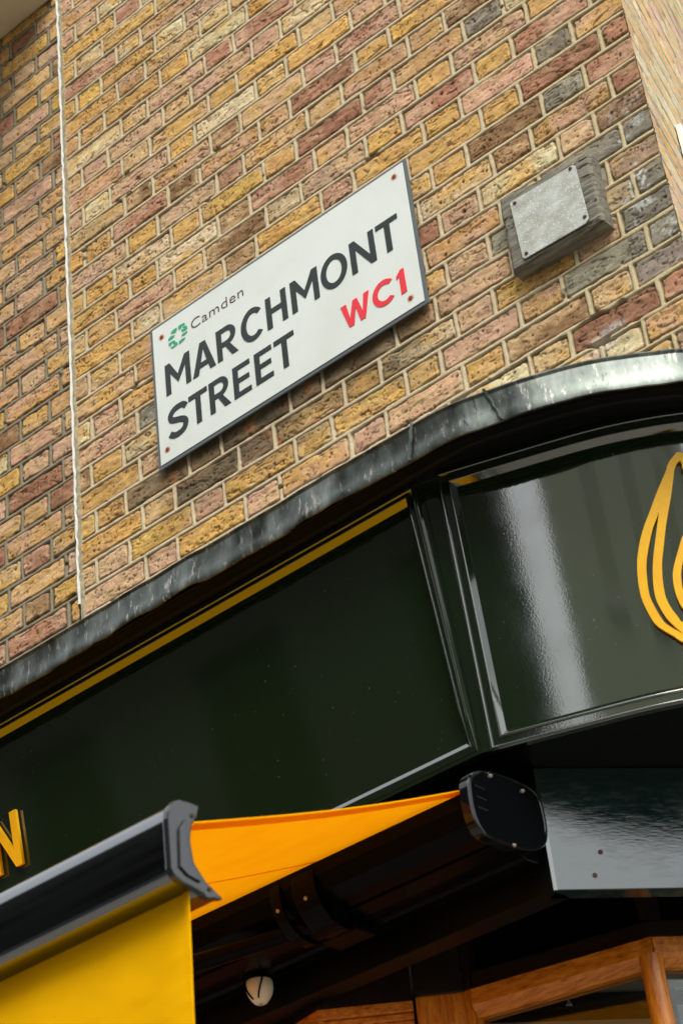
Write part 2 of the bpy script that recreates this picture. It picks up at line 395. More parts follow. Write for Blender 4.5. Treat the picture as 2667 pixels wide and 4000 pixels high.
    if right_wall:
        # soot and damp stain below the nameplate, dark grey and salt bloom near the corner
        if soot:
            s_ = ss(2.86, 2.98, V)*ss(3.10, 3.05, V)*ss(-2.98, -2.86, U)*ss(-1.98, -2.15, U)*(1-rm*.85)
            s_ = s_*np.clip(.75+.8*fb(U, V, 12, 16, 301, 3), 0, 1)*.88
            col = col*(1-s_[..., None])+np.array(lin((92, 80, 62)))*s_[..., None]
            og = ss(.25, .5, fb(U, V, 26, 30, 302, 3))*ss(2.88, 2.95, V)*ss(3.09, 3.04, V)*ss(-3.0, -2.85, U)*ss(-2.2, -2.4, U)*(1-rm)*.5
            col = col*(1-og[..., None])+np.array(lin((196, 120, 70)))*og[..., None]
            gz = ss(-1.60, -1.50, U+.03*vn(U, V, 12, 12, 303))*ss(3.32, 3.15, V+.03*vn(U, V, 9, 9, 304))*ss(2.80, 2.90, V)*(1-rm)
            gz = gz*np.clip(.8+.7*fb(U, V, 14, 20, 305, 3), 0, 1)*.6
            col = col*(1-gz[..., None])+np.array(lin((118, 112, 102)))*gz[..., None]
            ef = ss(.18, .42, fb(U, V, 13, 17, 306, 3))*ss(.0, .25, fb(U, V, 160, 160, 308, 2)+.12)*gz*1.7
            ef2 = ss(.62, .8, fb(U, V, 7, 12, 307, 2))*(1-rm)*.6*ss(-1.9, -1.5, U)
            ef = np.clip(np.maximum(ef, ef2), 0, .85)
            col = col*(1-ef[..., None])+np.array(lin((214, 214, 210)))*ef[..., None]
            yl = ss(-1.95, -1.5, U)*rm*.5
            col = col*(1-yl[..., None])+np.array(lin((196, 178, 134)))*yl[..., None]
    big = 1+.07*fb(U, V, 1.6, 1.9, seed+30, 2)
    col = np.clip(col*big[..., None], .01, .92)
    nv, nu = U.shape
    co = place(U, h, V).reshape(-1, 3).astype(np.float32)
    me = bpy.data.meshes.new(name); me.vertices.add(nu*nv); me.vertices.foreach_set('co', co.ravel())
    idx = np.arange(nu*nv).reshape(nv, nu)
    q = np.stack([idx[:-1, :-1], idx[:-1, 1:], idx[1:, 1:], idx[1:, :-1]], -1).reshape(-1, 4)
    nf_ = len(q); me.loops.add(nf_*4); me.loops.foreach_set('vertex_index', q.ravel().astype(np.int32))
    me.polygons.add(nf_); me.polygons.foreach_set('loop_start', (np.arange(nf_)*4).astype(np.int32)); me.polygons.foreach_set('loop_total', np.full(nf_, 4, np.int32))
    me.polygons.foreach_set('use_smooth', np.ones(nf_, bool)); me.update(calc_edges=True)
    ca = me.color_attributes.new('Col', 'FLOAT_COLOR', 'POINT')
    ca.data.foreach_set('color', np.concatenate([col, np.ones((nv, nu, 1))], -1).astype(np.float32).ravel())
    return link(name, me, M_brick, parent)

WT = dict(y=21, o=20, t=22, c=11, p=14, r=6, d=3, b=4, g=.7)
OVER = [(-2.03, 4.028, 'r'), (-1.78, 3.801, 'k'), (-1.69, 3.729, 'p'), (-1.9, 3.884, 'o'), (-2.0, 3.94, 'y'), (-2.11, 4.106, 'o'), (-1.86, 3.792, 'o'), (-2.03, 3.886, 'o'), (-1.57, 3.568, 'g'), (-1.47, 3.507, 'r'), (-1.56, 3.51, 'd'), (-1.45, 3.572, 't'), (-1.7, 3.661, 'y'), (-2.04, 3.789, 'r'), (-1.87, 3.717, 'y'), (-2.04, 3.73, 'p'), (-1.87, 3.657, 'r'), (-1.84, 3.582, 'r'), (-1.7, 3.566, 'p'), (-1.71, 3.471, 'y'), (-1.56, 3.408, 'g'), (-1.46, 3.417, 'r'), (-1.47, 3.349, 'd'), (-1.51, 3.291, 'b'), (-1.46, 3.181, 'k'), (-1.49, 3.111, 'o'), (-1.46, 3.032, 'k'), (-1.49, 2.984, 'k'), (-1.46, 2.878, 'g'), (-1.55, 2.871, 'g'), (-1.51, 2.787, 'g'), (-1.55, 2.718, 'g'), (-1.47, 2.705, 'g'), (-1.64, 2.709, 'd'), (-1.75, 2.727, 't'), (-1.68, 2.8, 't'), (-1.79, 2.798, 'b'), (-1.51, 2.644, 'o'), (-1.68, 2.939, 'o'), (-1.87, 2.879, 'p'), (-2.01, 3.074, 'y'), (-1.88, 3.126, 'p'), (-1.87, 3.042, 'p'), (-2.02, 3.197, 'p'), (-1.8, 3.206, 'o'), (-1.71, 3.333, 'c'), (-1.81, 3.332, 'b'), (-1.9, 3.34, 'c'), (-1.89, 3.202, 'o'), (-2.04, 2.881, 'y'), (-2.19, 2.823, 't'), (-2.03, 2.802, 'p'), (-2.24, 3.026, 's'), (-1.92, 2.804, 'y'), (-2.24, 2.777, 'o'), (-2.14, 2.729, 'p'), (-1.99, 3.519, 'y'), (-2.11, 3.655, 'y'), (-2.17, 3.835, 'o'), (-2.2, 3.641, 'p'), (-3.16, 4.947, 'o'), (-3.09, 4.875, 'p'), (-3.17, 4.863, 'p'), (-3.05, 4.793, 'y'), (-2.95, 4.776, 'r'), (-2.94, 4.725, 'y'), (-3.15, 4.8, 'y'), (-3.08, 4.706, 'c'), (-3.16, 4.718, 'y'), (-3.1, 4.646, 'r'), (-2.94, 4.641, 'c'), (-2.79, 4.644, 'o'), (-2.94, 4.556, 'y'), (-2.78, 4.565, 'c'), (-2.66, 4.554, 'p'), (-2.77, 4.493, 't'), (-2.61, 4.407, 'c'), (-2.61, 4.467, 't'), (-2.5, 4.33, 'r'), (-2.61, 4.334, 'r'), (-2.6, 4.268, 'p'), (-2.37, 4.251, 'p'), (-2.39, 4.329, 'r'), (-2.38, 4.186, 'y'), (-2.37, 4.101, 'c'), (-2.5, 4.187, 'y'), (-2.61, 4.189, 'y'), (-2.77, 4.268, 't'), (-2.78, 4.344, 'p'), (-2.89, 4.404, 'o'), (-3.11, 4.49, 'y'), (-3.17, 4.555, 'y'), (-3.08, 4.562, 'y'), (-2.95, 4.473, 'o'), (-3.01, 4.416, 'y'), (-2.94, 4.325, 'c'), (-3.08, 4.412, 't'), (-3.16, 4.415, 't'), (-3.1, 4.333, 'c'), (-2.94, 4.271, 'p'), (-2.77, 4.11, 'y'), (-2.79, 4.181, 't'), (-2.61, 4.126, 'c'), (-2.48, 4.034, 'b'), (-2.37, 4.036, 'o'), (-2.38, 3.953, 't'), (-2.6, 4.028, 'b'), (-2.58, 3.966, 'y'), (-2.75, 4.052, 'o'), (-2.94, 4.169, 't'), (-3.17, 4.251, 't'), (-3.16, 4.18, 'o'), (-3.08, 4.245, 'p'), (-2.94, 4.082, 'p'), (-2.69, 3.96, 'o'), (-2.61, 3.883, 'r'), (-2.5, 3.874, 'o'), (-2.39, 3.855, 't'), (-2.41, 3.793, 'y'), (-2.38, 3.723, 'p'), (-2.61, 3.808, 'y'), (-2.5, 3.737, 'r'), (-2.79, 3.954, 'b'), (-2.94, 4.029, 'b'), (-3.08, 4.107, 'c'), (-2.94, 3.932, 'r'), (-2.78, 3.866, 'p'), (-3.11, 4.047, 't'), (-2.78, 3.795, 'y'), (-2.61, 3.728, 'b'), (-2.72, 3.726, 'c'), (-2.91, 3.851, 'y'), (-3.09, 3.953, 'y'), (-2.46, 3.655, 'c'), (-3.18, 3.462, 'b'), (-3.18, 3.365, 'c'), (-3.09, 3.335, 'p'), (-3.0, 3.324, 'y'), (-2.98, 3.277, 'g'), (-3.12, 3.266, 'p'), (-3.0, 3.182, 'c'), (-3.09, 3.187, 'y'), (-3.18, 3.194, 'b'), (-3.12, 3.121, 'y'), (-2.98, 3.115, 'p'), (-3.17, 3.042, 'y'), (-3.09, 3.043, 'y'), (-3.0, 3.039, 'o'), (-2.9, 3.035, 's'), (-2.79, 3.043, 's'), (-2.63, 3.026, 's'), (-2.44, 3.031, 's'), (-3.12, 2.99, 'b'), (-2.95, 2.966, 't'), (-2.85, 2.949, 's'), (-2.75, 2.948, 's'), (-2.61, 2.963, 's'), (-2.94, 2.877, 'y'), (-2.78, 2.865, 'p'), (-2.63, 2.878, 'y'), (-2.51, 2.909, 't'), (-2.61, 2.81, 'p'), (-2.5, 2.796, 't'), (-2.76, 2.793, 'y'), (-2.94, 2.814, 'p'), (-3.13, 2.782, 'p'), (-3.19, 2.892, 't'), (-3.09, 2.885, 'p'), (-3.18, 2.953, 'y')]
wall = thing('brick_wall', 'yellow stock brick wall carrying the street nameplate', 'brick wall', (-2.3, 0, 2.5))
brickwall('brickwork', -3.226, -1.410, 2.50, 5.35, .0025, lambda u, h, v: np.stack([u, -h, v], -1), (-3.12, -2.951), 11, (210, 190, 158), WT, OVER, True, parent=wall)
# mortar strip and white bead where the two brickworks meet
def strip(name, x0, x1, z0, z1, hgt, mt, wob, parent, seed):
    zs = np.arange(z0, z1, .006); r = np.random.default_rng(seed); rows = []
    a0 = x0+wob*vn(zs, zs*0, 40, 1, seed)*.5; a1 = x1+wob*vn(zs, zs*0, 55, 1, seed+1)
    hh = hgt+.0008*vn(zs, zs*0, 70, 1, seed+2)
    for i, z in enumerate(zs):
        rows.append([(a0[i], .006, z), (a0[i], -hh[i]*.6, z), ((a0[i]+a1[i])/2, -hh[i], z), (a1[i], -hh[i]*.7, z), (a1[i], .006, z)])
    return MB().grid(rows).build(name, mt, parent, True)
M_mortar = mat('mortar', (190, 176, 146), .95, spec=.2)
L(M_mortar, bump(M_mortar, noise(M_mortar, 130, 4, .7), .9, .003), P(M_mortar).inputs['Normal'])
L(M_mortar, mix(M_mortar, gramp(M_mortar, noise(M_mortar, 60, 4, .6), .35, .7), (164, 150, 122), (200, 188, 160)), P(M_mortar).inputs['Base Color'])
strip('mortar_joint', -3.2375, -3.2240, 2.50, 5.35, .0035, M_mortar, .002, wall, 5)
bead = strip('sealant_bead', -3.2455, -3.2385, 2.826, 5.35, .0065, M_mast, .0042, None, 8)
tag(bead, 'thin white sealant line running down between the two brick walls', 'sealant')
MB().box(-3.245, -1.475, .034, .20, 2.50, 6.2).build('wall_core', M_core, wall)

lw = thing('brick_wall', 'shaded brick wall left of the white sealant line, under the cream slab', 'brick wall', (-4, 0, 2.5))
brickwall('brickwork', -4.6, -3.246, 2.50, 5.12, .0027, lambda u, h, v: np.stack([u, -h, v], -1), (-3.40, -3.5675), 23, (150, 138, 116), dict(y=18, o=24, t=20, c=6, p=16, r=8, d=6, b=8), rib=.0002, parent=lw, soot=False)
MB().box(-4.9, -3.246, .012, .35, 2.50, 6.2).build('wall_core', M_core, lw)

TH = math.radians(104.2); RU = Vector((math.cos(TH), math.sin(TH), 0)); RN = Vector((math.sin(TH), -math.cos(TH), 0))
def ret(u, h, v):
    return np.stack([-1.4105+u*RU.x+h*RN.x, .0+u*RU.y+h*RN.y, v], -1)
rw = thing('brick_wall', 'pale brick side wall seen at a sharp angle round the corner', 'brick wall', (-1.41, 0, 2.5))
brickwall('brickwork', 0.0, 4.0, 2.50, 5.35, .0032, ret, (.1125, .28), 41, (222, 212, 190), dict(c=30, t=26, y=6, p=14, o=6, r=2), resu=.006, rib=.0022, parent=rw, rel=.35)
def rbox(mb, u0, u1, h0, h1, z0, z1):
    v = [Vector((-1.4105, 0, 0))+RU*u+RN*h+Vector((0, 0, z)) for z in (z0, z1) for h in (h0, h1) for u in (u0, u1)]
    return mb.add(v, [(0, 1, 3, 2), (4, 6, 7, 5), (0, 4, 5, 1), (2, 3, 7, 6), (0, 2, 6, 4), (1, 5, 7, 3)])
rbox(MB(), .03, 6.0, -.055, -.012, 2.50, 6.2).build('wall_core', M_core, rw)

# cream slab over the left wall
sb = MB().box(-4.9, -3.247, -.75, -.004, 5.076, 5.30)
tag(sb.build('balcony_slab', M_cream, None, bevel=.01), 'smooth cream rendered slab jutting out above the left brickwork', 'slab')

# ------------------------------------------------------------------ nameplate
def shape(name, polys, y_back, y_front, mt, parent, fn=None, res=None):
    """flat letters: list of polygons (outlines and holes), in x/z, filled by a 2-D curve and extruded"""
    cu = bpy.data.curves.new(name, 'CURVE'); cu.dimensions = '2D'; cu.fill_mode = 'BOTH'; cu.extrude = abs(y_back-y_front)/2
    for poly in polys:
        sp = cu.splines.new('POLY'); sp.points.add(len(poly)-1)
        for pt, (x, z) in zip(sp.points, poly): pt.co = (x, z, 0, 1)
        sp.use_cyclic_u = True
    tmp = bpy.data.objects.new('tmp', cu); C.objects.link(tmp)
    dg = bpy.context.evaluated_depsgraph_get(); me = bpy.data.meshes.new_from_object(tmp.evaluated_get(dg))
    bpy.data.objects.remove(tmp); bpy.data.curves.remove(cu)
    ym = (y_back+y_front)/2
    for v in me.vertices:
        x, z, e_ = v.co
        v.co = fn(x, z, e_) if fn else (x, ym-e_, z)
    me.materials.clear(); me.name = name
    return link(name, me, mt, parent)
def arc(cx, cy, rx, ry, a0, a1, n=22):
    return [(cx+rx*math.cos(math.radians(a0+(a1-a0)*i/n)), cy+ry*math.sin(math.radians(a0+(a1-a0)*i/n))) for i in range(n+1)]
def glyph(ch, W, t):
    """outlines with cap height 1, width W, stroke t"""
    if ch == 'M': return [[(0, 0), (0, 1), (t*1.02, 1), (W/2, .50), (W-t*1.02, 1), (W, 1), (W, 0), (W-t, 0), (W-t, .66), (W/2, .235), (t, .66), (t, 0)]]
    if ch == 'A':
        a_ = t*.56; sl_ = (W/2-a_); k = t*1.12
        return [[(0, 0), (W/2-a_, 1), (W/2+a_, 1), (W, 0), (W-k, 0), (W-k-.20*sl_*.95, .20), (k+.20*sl_*.95, .20), (k, 0)],
                [(k+.36*sl_*.97, .36), (W-k-.36*sl_*.97, .36), (W/2, .80)]]
    if ch == 'R':
        b = W-.30*.98
        return [[(0, 0), (0, 1), (b-.02, 1)]+arc(b-.02, .70, .30, .30, 90, -75, 18)+[(W+.03, 0), (W+.03-t*1.22, 0), (b-.10, .385), (t, .385), (t, 0)],
                [(t, .845), (b-.04, .845)]+arc(b-.04, .695, .15, .15, 88, -88, 14)+[(b-.04, .545), (t, .545)]]
    if ch == 'C':
        return [arc(W*.53, .5, W*.53, .52, 42, 318, 40)+arc(W*.54, .5, W*.54-t*1.05, .52-t*.95, 313, 47, 40)]
    if ch == 'O': return [arc(W/2, .5, W/2, .52, 0, 354, 60), arc(W/2, .5, W/2-t, .52-t*.95, 0, 354, 60)]
    if ch == 'H': return [[(0, 0), (0, 1), (t, 1), (t, .60), (W-t, .60), (W-t, 1), (W, 1), (W, 0), (W-t, 0), (W-t, .44), (t, .44), (t, 0)]]
    if ch == 'N': return [[(0, 0), (0, 1), (t*1.0, 1), (W-t, .30), (W-t, 1), (W, 1), (W, 0), (W-t, 0), (t, .70), (t, 0)]]
    if ch == 'T': return [[(W/2-t/2, 0), (W/2-t/2, .845), (0, .845), (0, 1), (W, 1), (W, .845), (W/2+t/2, .845), (W/2+t/2, 0)]]
    if ch == 'E': return [[(0, 0), (0, 1), (W, 1), (W, .85), (t, .85), (t, .585), (W*.93, .585), (W*.93, .435), (t, .435), (t, .15), (W, .15), (W, 0)]]
    if ch == 'W': return [[(0, 1), (t*1.15, 1), (W*.27+.01, .34), (W*.5-t*.45, 1), (W*.5+t*.45, 1), (W*.73-.01, .34), (W-t*1.15, 1), (W, 1), (W*.78, 0), (W*.78-t*.95, 0), (W*.5, .66), (W*.22+t*.95, 0), (W*.22, 0)]]
    if ch == '1': return [[(W, 0), (W, 1), (W-t*.75, 1), (0, .80), (0, .66), (W-t*1.1, .76), (W-t*1.1, 0)]]
    if ch == 'S':
        c = [(.94, .80), (.80, .905), (.58, .93), (.32, .90), (.16, .80), (.135, .70), (.22, .60), (.45, .535), (.68, .475), (.85, .38), (.87, .26), (.75, .125), (.50, .075), (.25, .10), (.07, .20)]
        c = [(x*W*.98, y) for x, y in c]
        P_ = []
        for i in range(len(c)-1):
            p0 = c[max(i-1, 0)]; p1 = c[i]; p2 = c[i+1]; p3 = c[min(i+2, len(c)-1)]
            for j in range(5):
                s = j/5
                P_.append(tuple(.5*((2*p1[q])+(-p0[q]+p2[q])*s+(2*p0[q]-5*p1[q]+4*p2[q]-p3[q])*s*s+(-p0[q]+3*p1[q]-3*p2[q]+p3[q])*s**3) for q in (0, 1)))
        P_.append(c[-1]); Lf = []; Rt = []
        for i, p in enumerate(P_):
            a_ = P_[max(i-1, 0)]; b = P_[min(i+1, len(P_)-1)]; dx, dy = b[0]-a_[0], b[1]-a_[1]; l = math.hypot(dx, dy)
            nx, ny = -dy/l*t*.5, dx/l*t*.5
            Lf.append((p[0]+nx, p[1]+ny)); Rt.append((p[0]-nx, p[1]-ny))
        return [Lf+Rt[::-1]]
def letter(ch, x0, x1, z0, h, stroke, mt, parent):
    pol = glyph(ch, (x1-x0)/h, stroke/h)
    return shape('letter', [[(x0+px*h, z0+pz*h) for px, pz in q] for q in pol], -.0212, -.0225, mt, parent)
sg = thing('street_nameplate', 'white enamel nameplate reading Marchmont Street WC1 in black and red letters', 'street sign', (-2.48, -.01, 3.285))
MB().box(-2.9225, -2.0455, -.0195, -.0150, 3.0575, 3.5135).build('backing_frame', M_frame, sg, bevel=.0015)
for x in (-2.8, -2.17): MB().box(x-.02, x+.02, -.0149, .004, 3.11, 3.47).build('fixing_batten', M_frame, sg)
# white face, rust halos round the screws
M_face = mat('white_enamel_face', (232, 234, 230), .25)
SCR = [(-2.8805, 3.465), (-2.887, 3.106), (-2.0855, 3.477), (-2.0925, 3.099)]
tc = N(M_face, 'ShaderNodeTexCoord'); acc = None
for (x, z) in SCR:
    vm = N(M_face, 'ShaderNodeVectorMath', operation='DISTANCE'); L(M_face, tc.outputs['Object'], vm.inputs[0]); vm.inputs[1].default_value = (x, -.0212, z-.0015)
    if acc is None: acc = vm.outputs['Value']
    else:
        mn = N(M_face, 'ShaderNodeMath', operation='MINIMUM'); L(M_face, acc, mn.inputs[0]); L(M_face, vm.outputs['Value'], mn.inputs[1]); acc = mn.outputs[0]
jn = N(M_face, 'ShaderNodeMath', operation='MULTIPLY_ADD'); L(M_face, noise(M_face, 140, 3, .6), jn.inputs[0]); jn.inputs[1].default_value = .008; L(M_face, acc, jn.inputs[2])
hal = gramp(M_face, jn.outputs[0], .0175, .0085)
film = mix(M_face, gramp(M_face, noise(M_face, 5, 4, .6), .35, .8), (230, 233, 229), (220, 224, 218))
L(M_face, mix(M_face, hal, film, (206, 132, 78)), P(M_face).inputs['Base Color'])
MB().box(-2.9125, -2.0555, -.0212, -.0196, 3.0685, 3.5045).build('white_face', M_face, sg, bevel=.0004)
ST = .0172
for ch, x0, x1 in (('M', -2.8765, -2.7885), ('A', -2.7815, -2.7020), ('R', -2.6945, -2.6270), ('C', -2.6105, -2.5340), ('H', -2.5240, -2.4560), ('M', -2.4410, -2.3515),
                   ('O', -2.3425, -2.2580), ('N', -2.2465, -2.1695), ('T', -2.1625, -2.0945)):
    letter(ch, x0, x1, 3.2665, .0985, ST, M_ink, sg)
for ch, x0, x1 in (('S', -2.8780, -2.8075), ('T', -2.8035, -2.7395), ('R', -2.7330, -2.6660), ('E', -2.6510, -2.5930), ('E', -2.5775, -2.5195), ('T', -2.5115, -2.4455)):
    letter(ch, x0, x1, 3.1250, .0965, ST, M_ink, sg)
for ch, x0, x1 in (('W', -2.2955, -2.2060), ('C', -2.1990, -2.1300), ('1', -2.1235, -2.0985)):
    letter(ch, x0, x1, 3.1230, .0725, .0152, M_red, sg)
# borough name
tx = bpy.data.curves.new('text', 'FONT'); tx.body = 'Camden'; tx.size = .0455; tx.extrude = .0005; tx.space_character = 1.06; tx.offset = -.0006
to = bpy.data.objects.new('tmp', tx); C.objects.link(to); dg = bpy.context.evaluated_depsgraph_get()
me = bpy.data.meshes.new_from_object(to.evaluated_get(dg)); bpy.data.objects.remove(to)
xs = [v.co.x for v in me.vertices]; x0, x1 = min(xs), max(xs)
for v in me.vertices:
    v.co = (-2.7745+(v.co.x-x0)/(x1-x0)*.1835, -.0218-v.co.z, 3.4235+v.co.y)
me.materials.clear(); link('borough_name', me, M_plum, sg)
# green emblem: a ring of eight blocks, each pair clasped across a thin white gap
blocks = [[(-2.824, 3.463), (-2.825, 3.455), (-2.832, 3.449), (-2.847, 3.455), (-2.845, 3.459), (-2.838, 3.463)], [(-2.857, 3.443), (-2.848, 3.448), (-2.833, 3.443), (-2.837, 3.438), (-2.843, 3.437), (-2.857, 3.437)], [(-2.819, 3.464), (-2.8, 3.463), (-2.796, 3.46), (-2.796, 3.455), (-2.808, 3.456), (-2.809, 3.452), (-2.815, 3.45), (-2.82, 3.454)], [(-2.796, 3.451), (-2.789, 3.447), (-2.789, 3.436), (-2.806, 3.437), (-2.81, 3.442), (-2.81, 3.446), (-2.801, 3.444), (-2.798, 3.447), (-2.805, 3.449), (-2.804, 3.452)], [(-2.789, 3.43), (-2.789, 3.426), (-2.798, 3.422), (-2.811, 3.425), (-2.809, 3.428), (-2.805, 3.431)], [(-2.82, 3.414), (-2.811, 3.416), (-2.797, 3.414), (-2.8, 3.41), (-2.805, 3.407), (-2.821, 3.405)], [(-2.857, 3.429), (-2.836, 3.428), (-2.834, 3.425), (-2.834, 3.422), (-2.848, 3.423), (-2.848, 3.419), (-2.85, 3.417), (-2.857, 3.421)], [(-2.834, 3.42), (-2.825, 3.414), (-2.826, 3.407), (-2.846, 3.405), (-2.849, 3.409), (-2.851, 3.412), (-2.838, 3.411), (-2.835, 3.415), (-2.842, 3.417), (-2.841, 3.42)]]
for k, b in enumerate(blocks): shape('emblem_block', [b], -.0212, -.0222, M_teal, sg)
for (x, z) in SCR:
    s = MB().cyl((x, -.0205, z), (x, -.0232, z), .0062, 18, .0052).build('screw', M_rust, sg)
    MB().cyl((x, -.0230, z), (x, -.0236, z), .0016, 10).build('screw_slot', M_rustd, s)

# ------------------------------------------------------------------ timber block with zinc plate
bd = thing('junction_box', 'grey weathered timber block with a blank zinc plate, right of the nameplate', 'electrical box', (-1.67, -.025, 3.08))
def wob_block():
    x0, x1, z0, z1 = -1.803, -1.556, 2.962, 3.178
    nx, nz_ = 90, 80; rows = []
    us = np.linspace(0, 1, nx); vs2 = np.linspace(0, 1, nz_)
    Ug, Vg = np.meshgrid(us, vs2); X_ = x0+(x1-x0)*Ug; Z_ = z0+(z1-z0)*Vg
    edge = np.minimum(np.minimum(Ug, 1-Ug)*(x1-x0), np.minimum(Vg, 1-Vg)*(z1-z0))
    H = .041-.008*ss(.008, 0, edge)+.0016*fb(X_, Z_, 14, 130, 61, 3)
    cr = np.clip(1-np.abs(vn(X_, Z_+.02*vn(X_, Z_, 9, 9, 5), 8, 120, 62))/.12, 0, 1)*(vn(X_, Z_, 9, 40, 63) > .05)
    H -= .0045*cr
    Z2 = Z_+(.002*vn(X_, Z_*0, 30, 1, 64))*(1-2*np.abs(Vg-.5) < .1)
    X2 = X_+(.002*vn(Z_, X_*0, 40, 1, 65))*(1-2*np.abs(Ug-.5) < .1)
    Z2 = Z2+(.022*(1-Ug)-.012*Ug)*Vg+(.014*(1-Ug)+.006*Ug)*(1-Vg)
    mb = MB(); mb.grid([[(X2[j, i], -H[j, i], Z2[j, i]) for i in range(nx)] for j in range(nz_)])
    ring = [(0, i) for i in range(nx)]+[(j, nx-1) for j in range(1, nz_)]+[(nz_-1, i) for i in range(nx-2, -1, -1)]+[(j, 0) for j in range(nz_-2, 0, -1)]
    f = [(X2[j, i], -H[j, i], Z2[j, i]) for j, i in ring]; g2 = []
    for s in (0, .3, .65, 1):
        g2.append([(p[0], p[1]*(1-s)+.004*s, p[2]) for p in f])
    mb.grid(g2, closed=True)
    return mb.build('timber_block', M_oldwood, bd, True)
wob_block()
px0, px1, pz0, pz1, cc_ = -1.7645, -1.5850, 2.9835, 3.1565, .010
pl = [(px0+cc_*.4, pz1), (px1-cc_*.6, pz1), (px1, pz1-cc_*.6), (px1, pz0+cc_), (px1-cc_, pz0), (px0+cc_*.6, pz0), (px0, pz0+cc_*.6), (px0, pz1-cc_*.4)]
pl = [(x-.002+(z-pz0)*-.03, z+.005-(x-px0)*.04) for x, z in pl]
MB().prism(pl, -.0435, -.0460, lambda p, q, a_: (p, a_, q)).build('zinc_plate', M_zinc, bd, bevel=.0008)
for x, z in ((-1.757, 3.146), (-1.603, 3.143), (-1.594, 2.994), (-1.753, 2.994)):
    MB().cyl((x-.002, -.0458, z+.005), (x-.002, -.0482, z+.005), .0050, 14, .0038).build('screw', M_rustd, bd)

# second nameplate round the corner
s2 = thing('street_nameplate', 'second white nameplate on the side wall, barely in view at the right edge', 'street sign', (-1.47, .26, 3.16))
rbox(MB(), .262, 1.15, .004, .0175, 2.93, 3.388).build('backing_frame', M_panel, s2, bevel=.001)
rbox(MB(), .264, 1.148, .0176, .0192, 2.932, 3.386).build('white_face', M_panel, s2)
pq = Vector((-1.4105, 0, 0))+RU*.290+RN*.0192+Vector((0, 0, 3.335))
MB().cyl(pq, pq+RN*.003, .005, 12).build('screw', M_rust, s2)

# ------------------------------------------------------------------ shopfront: plan curves
def catmull(pts, n=8):
    out = []
    for i in range(len(pts)-1):
        p0 = pts[max(i-1, 0)]; p1 = pts[i]; p2 = pts[i+1]; p3 = pts[min(i+2, len(pts)-1)]
        for j in range(n):
            s = j/n
            out.append(tuple(.5*((2*p1[q])+(-p0[q]+p2[q])*s+(2*p0[q]-5*p1[q]+4*p2[q]-p3[q])*s*s+(-p0[q]+3*p1[q]-3*p2[q]+p3[q])*s**3) for q in (0, 1)))
    out.append(pts[-1]); return out
FZ0, FZ1, TILT = 1.858, 2.462, math.tan(math.radians(9))
curve_pts = [(-2.034, -.100), (-1.925, -.060), (-1.795, -.011), (-1.719, .020), (-1.650, .056), (-1.580, .103), (-1.520, .160), (-1.474, .225), (-1.440, .300), (-1.424, .370), (-1.423, .480)]
fp = np.array([(-5.0, -.100), (-2.10, -.100)] + catmull(curve_pts) + [(-1.423+RU.x*2.0, .480+RU.y*2.0)])
fs = np.concatenate(([0], np.cumsum(np.hypot(*np.diff(fp, axis=0).T)))); SJ = fs[2]     # arc length at the joint
fs = fs-SJ                                                                            # s = 0 at the joint, x = s - 2.034 on the straight
seg = np.diff(fp, axis=0); hd = np.arctan2(seg[:, 1], seg[:, 0]); mids = (fs[:-1]+fs[1:])/2
_ss = np.arange(fs[0], fs[-1], .004); _h = np.interp(_ss, mids, hd)
_h = np.where(_ss < 0, 0, _h); kern = np.ones(9)/9; _h = np.convolve(np.pad(_h, 4, mode='edge'), kern, 'valid')
def F(s, z, d):
    """point on the fascia: s along it, z height, d proud of its sloping face"""
    x = float(np.interp(s, fs, fp[:, 0])); y = float(np.interp(s, fs, fp[:, 1])); h_ = float(np.interp(s, _ss, _h))
    o = (z-FZ0)*TILT + d*.988
    return (x+math.sin(h_)*o, y-math.cos(h_)*o, z-d*.156)
def srange(a_, b_, step=.02):
    if b_ <= -.05: return [a_, b_]
    n_ = max(2, int((b_-max(a_, -.06))/step)+1); r_ = list(np.linspace(max(a_, -.06), b_, n_))
    return ([a_] if a_ < -.06 else [])+r_
def frame_loop(name, s0, s1, z0, z1, prof, mt, parent, low=None):
    """mitred moulding round an opening; prof is a list of (w outwards from the opening, d proud)"""
    mb = MB(); cols = []
    side = lambda a_, b_: srange(a_, b_)
    rows = [[] for _ in prof]
    for i, (w_, d_) in enumerate(prof):
        ww = w_
        top = [F(s, z1+ww, d_) for s in np.interp(np.array(side(s0, s1)), [s0, s1], [s0-ww, s1+ww])]
        db_ = low[i] if low else d_
        bot = [F(s, z0-ww, db_) for s in np.interp(np.array(side(s0, s1)), [s0, s1], [s0-ww, s1+ww])]
        lft = [F(s0-ww, z, d_) for z in np.linspace(z0-ww, z1+ww, 9)][1:-1]
        rgt = [F(s1+ww, z, d_) for z in np.linspace(z0-ww, z1+ww, 9)][1:-1]
        rows[i] = top + rgt[::-1] + bot[::-1] + lft
    mb.grid(rows, closed=True)
    o = mb.build(name, mt, parent, True); shade_auto(o, 24); return o
fa = thing('shop_fascia', 'dark green glossy shopfront fascia board curving round the corner under the bricks', 'fascia', (-2.5, 0, 1.86))
def Fsheet(s0, s1, z0, z1, d, step=.012, nz_=2):
    return [[F(s, z, d) for s in srange(s0, s1, step)] for z in np.linspace(z0, z1, nz_)]
PZ0, PZ1 = 1.8925, 2.421
MB().grid(Fsheet(-2.9, -.0335, PZ0-.01, PZ1+.01, 0)).build('flat_panel', M_green, fa)
CS0, CS1 = .052, 1.02
MB().grid(Fsheet(CS0-.01, CS1+.01, PZ0-.01, PZ1+.01, 0, nz_=6)).build('curved_panel', M_green, fa, True)
MB().grid(Fsheet(CS1+.12, 3.0, PZ0-.01, PZ1+.01, 0)).build('flat_panel', M_green, fa)
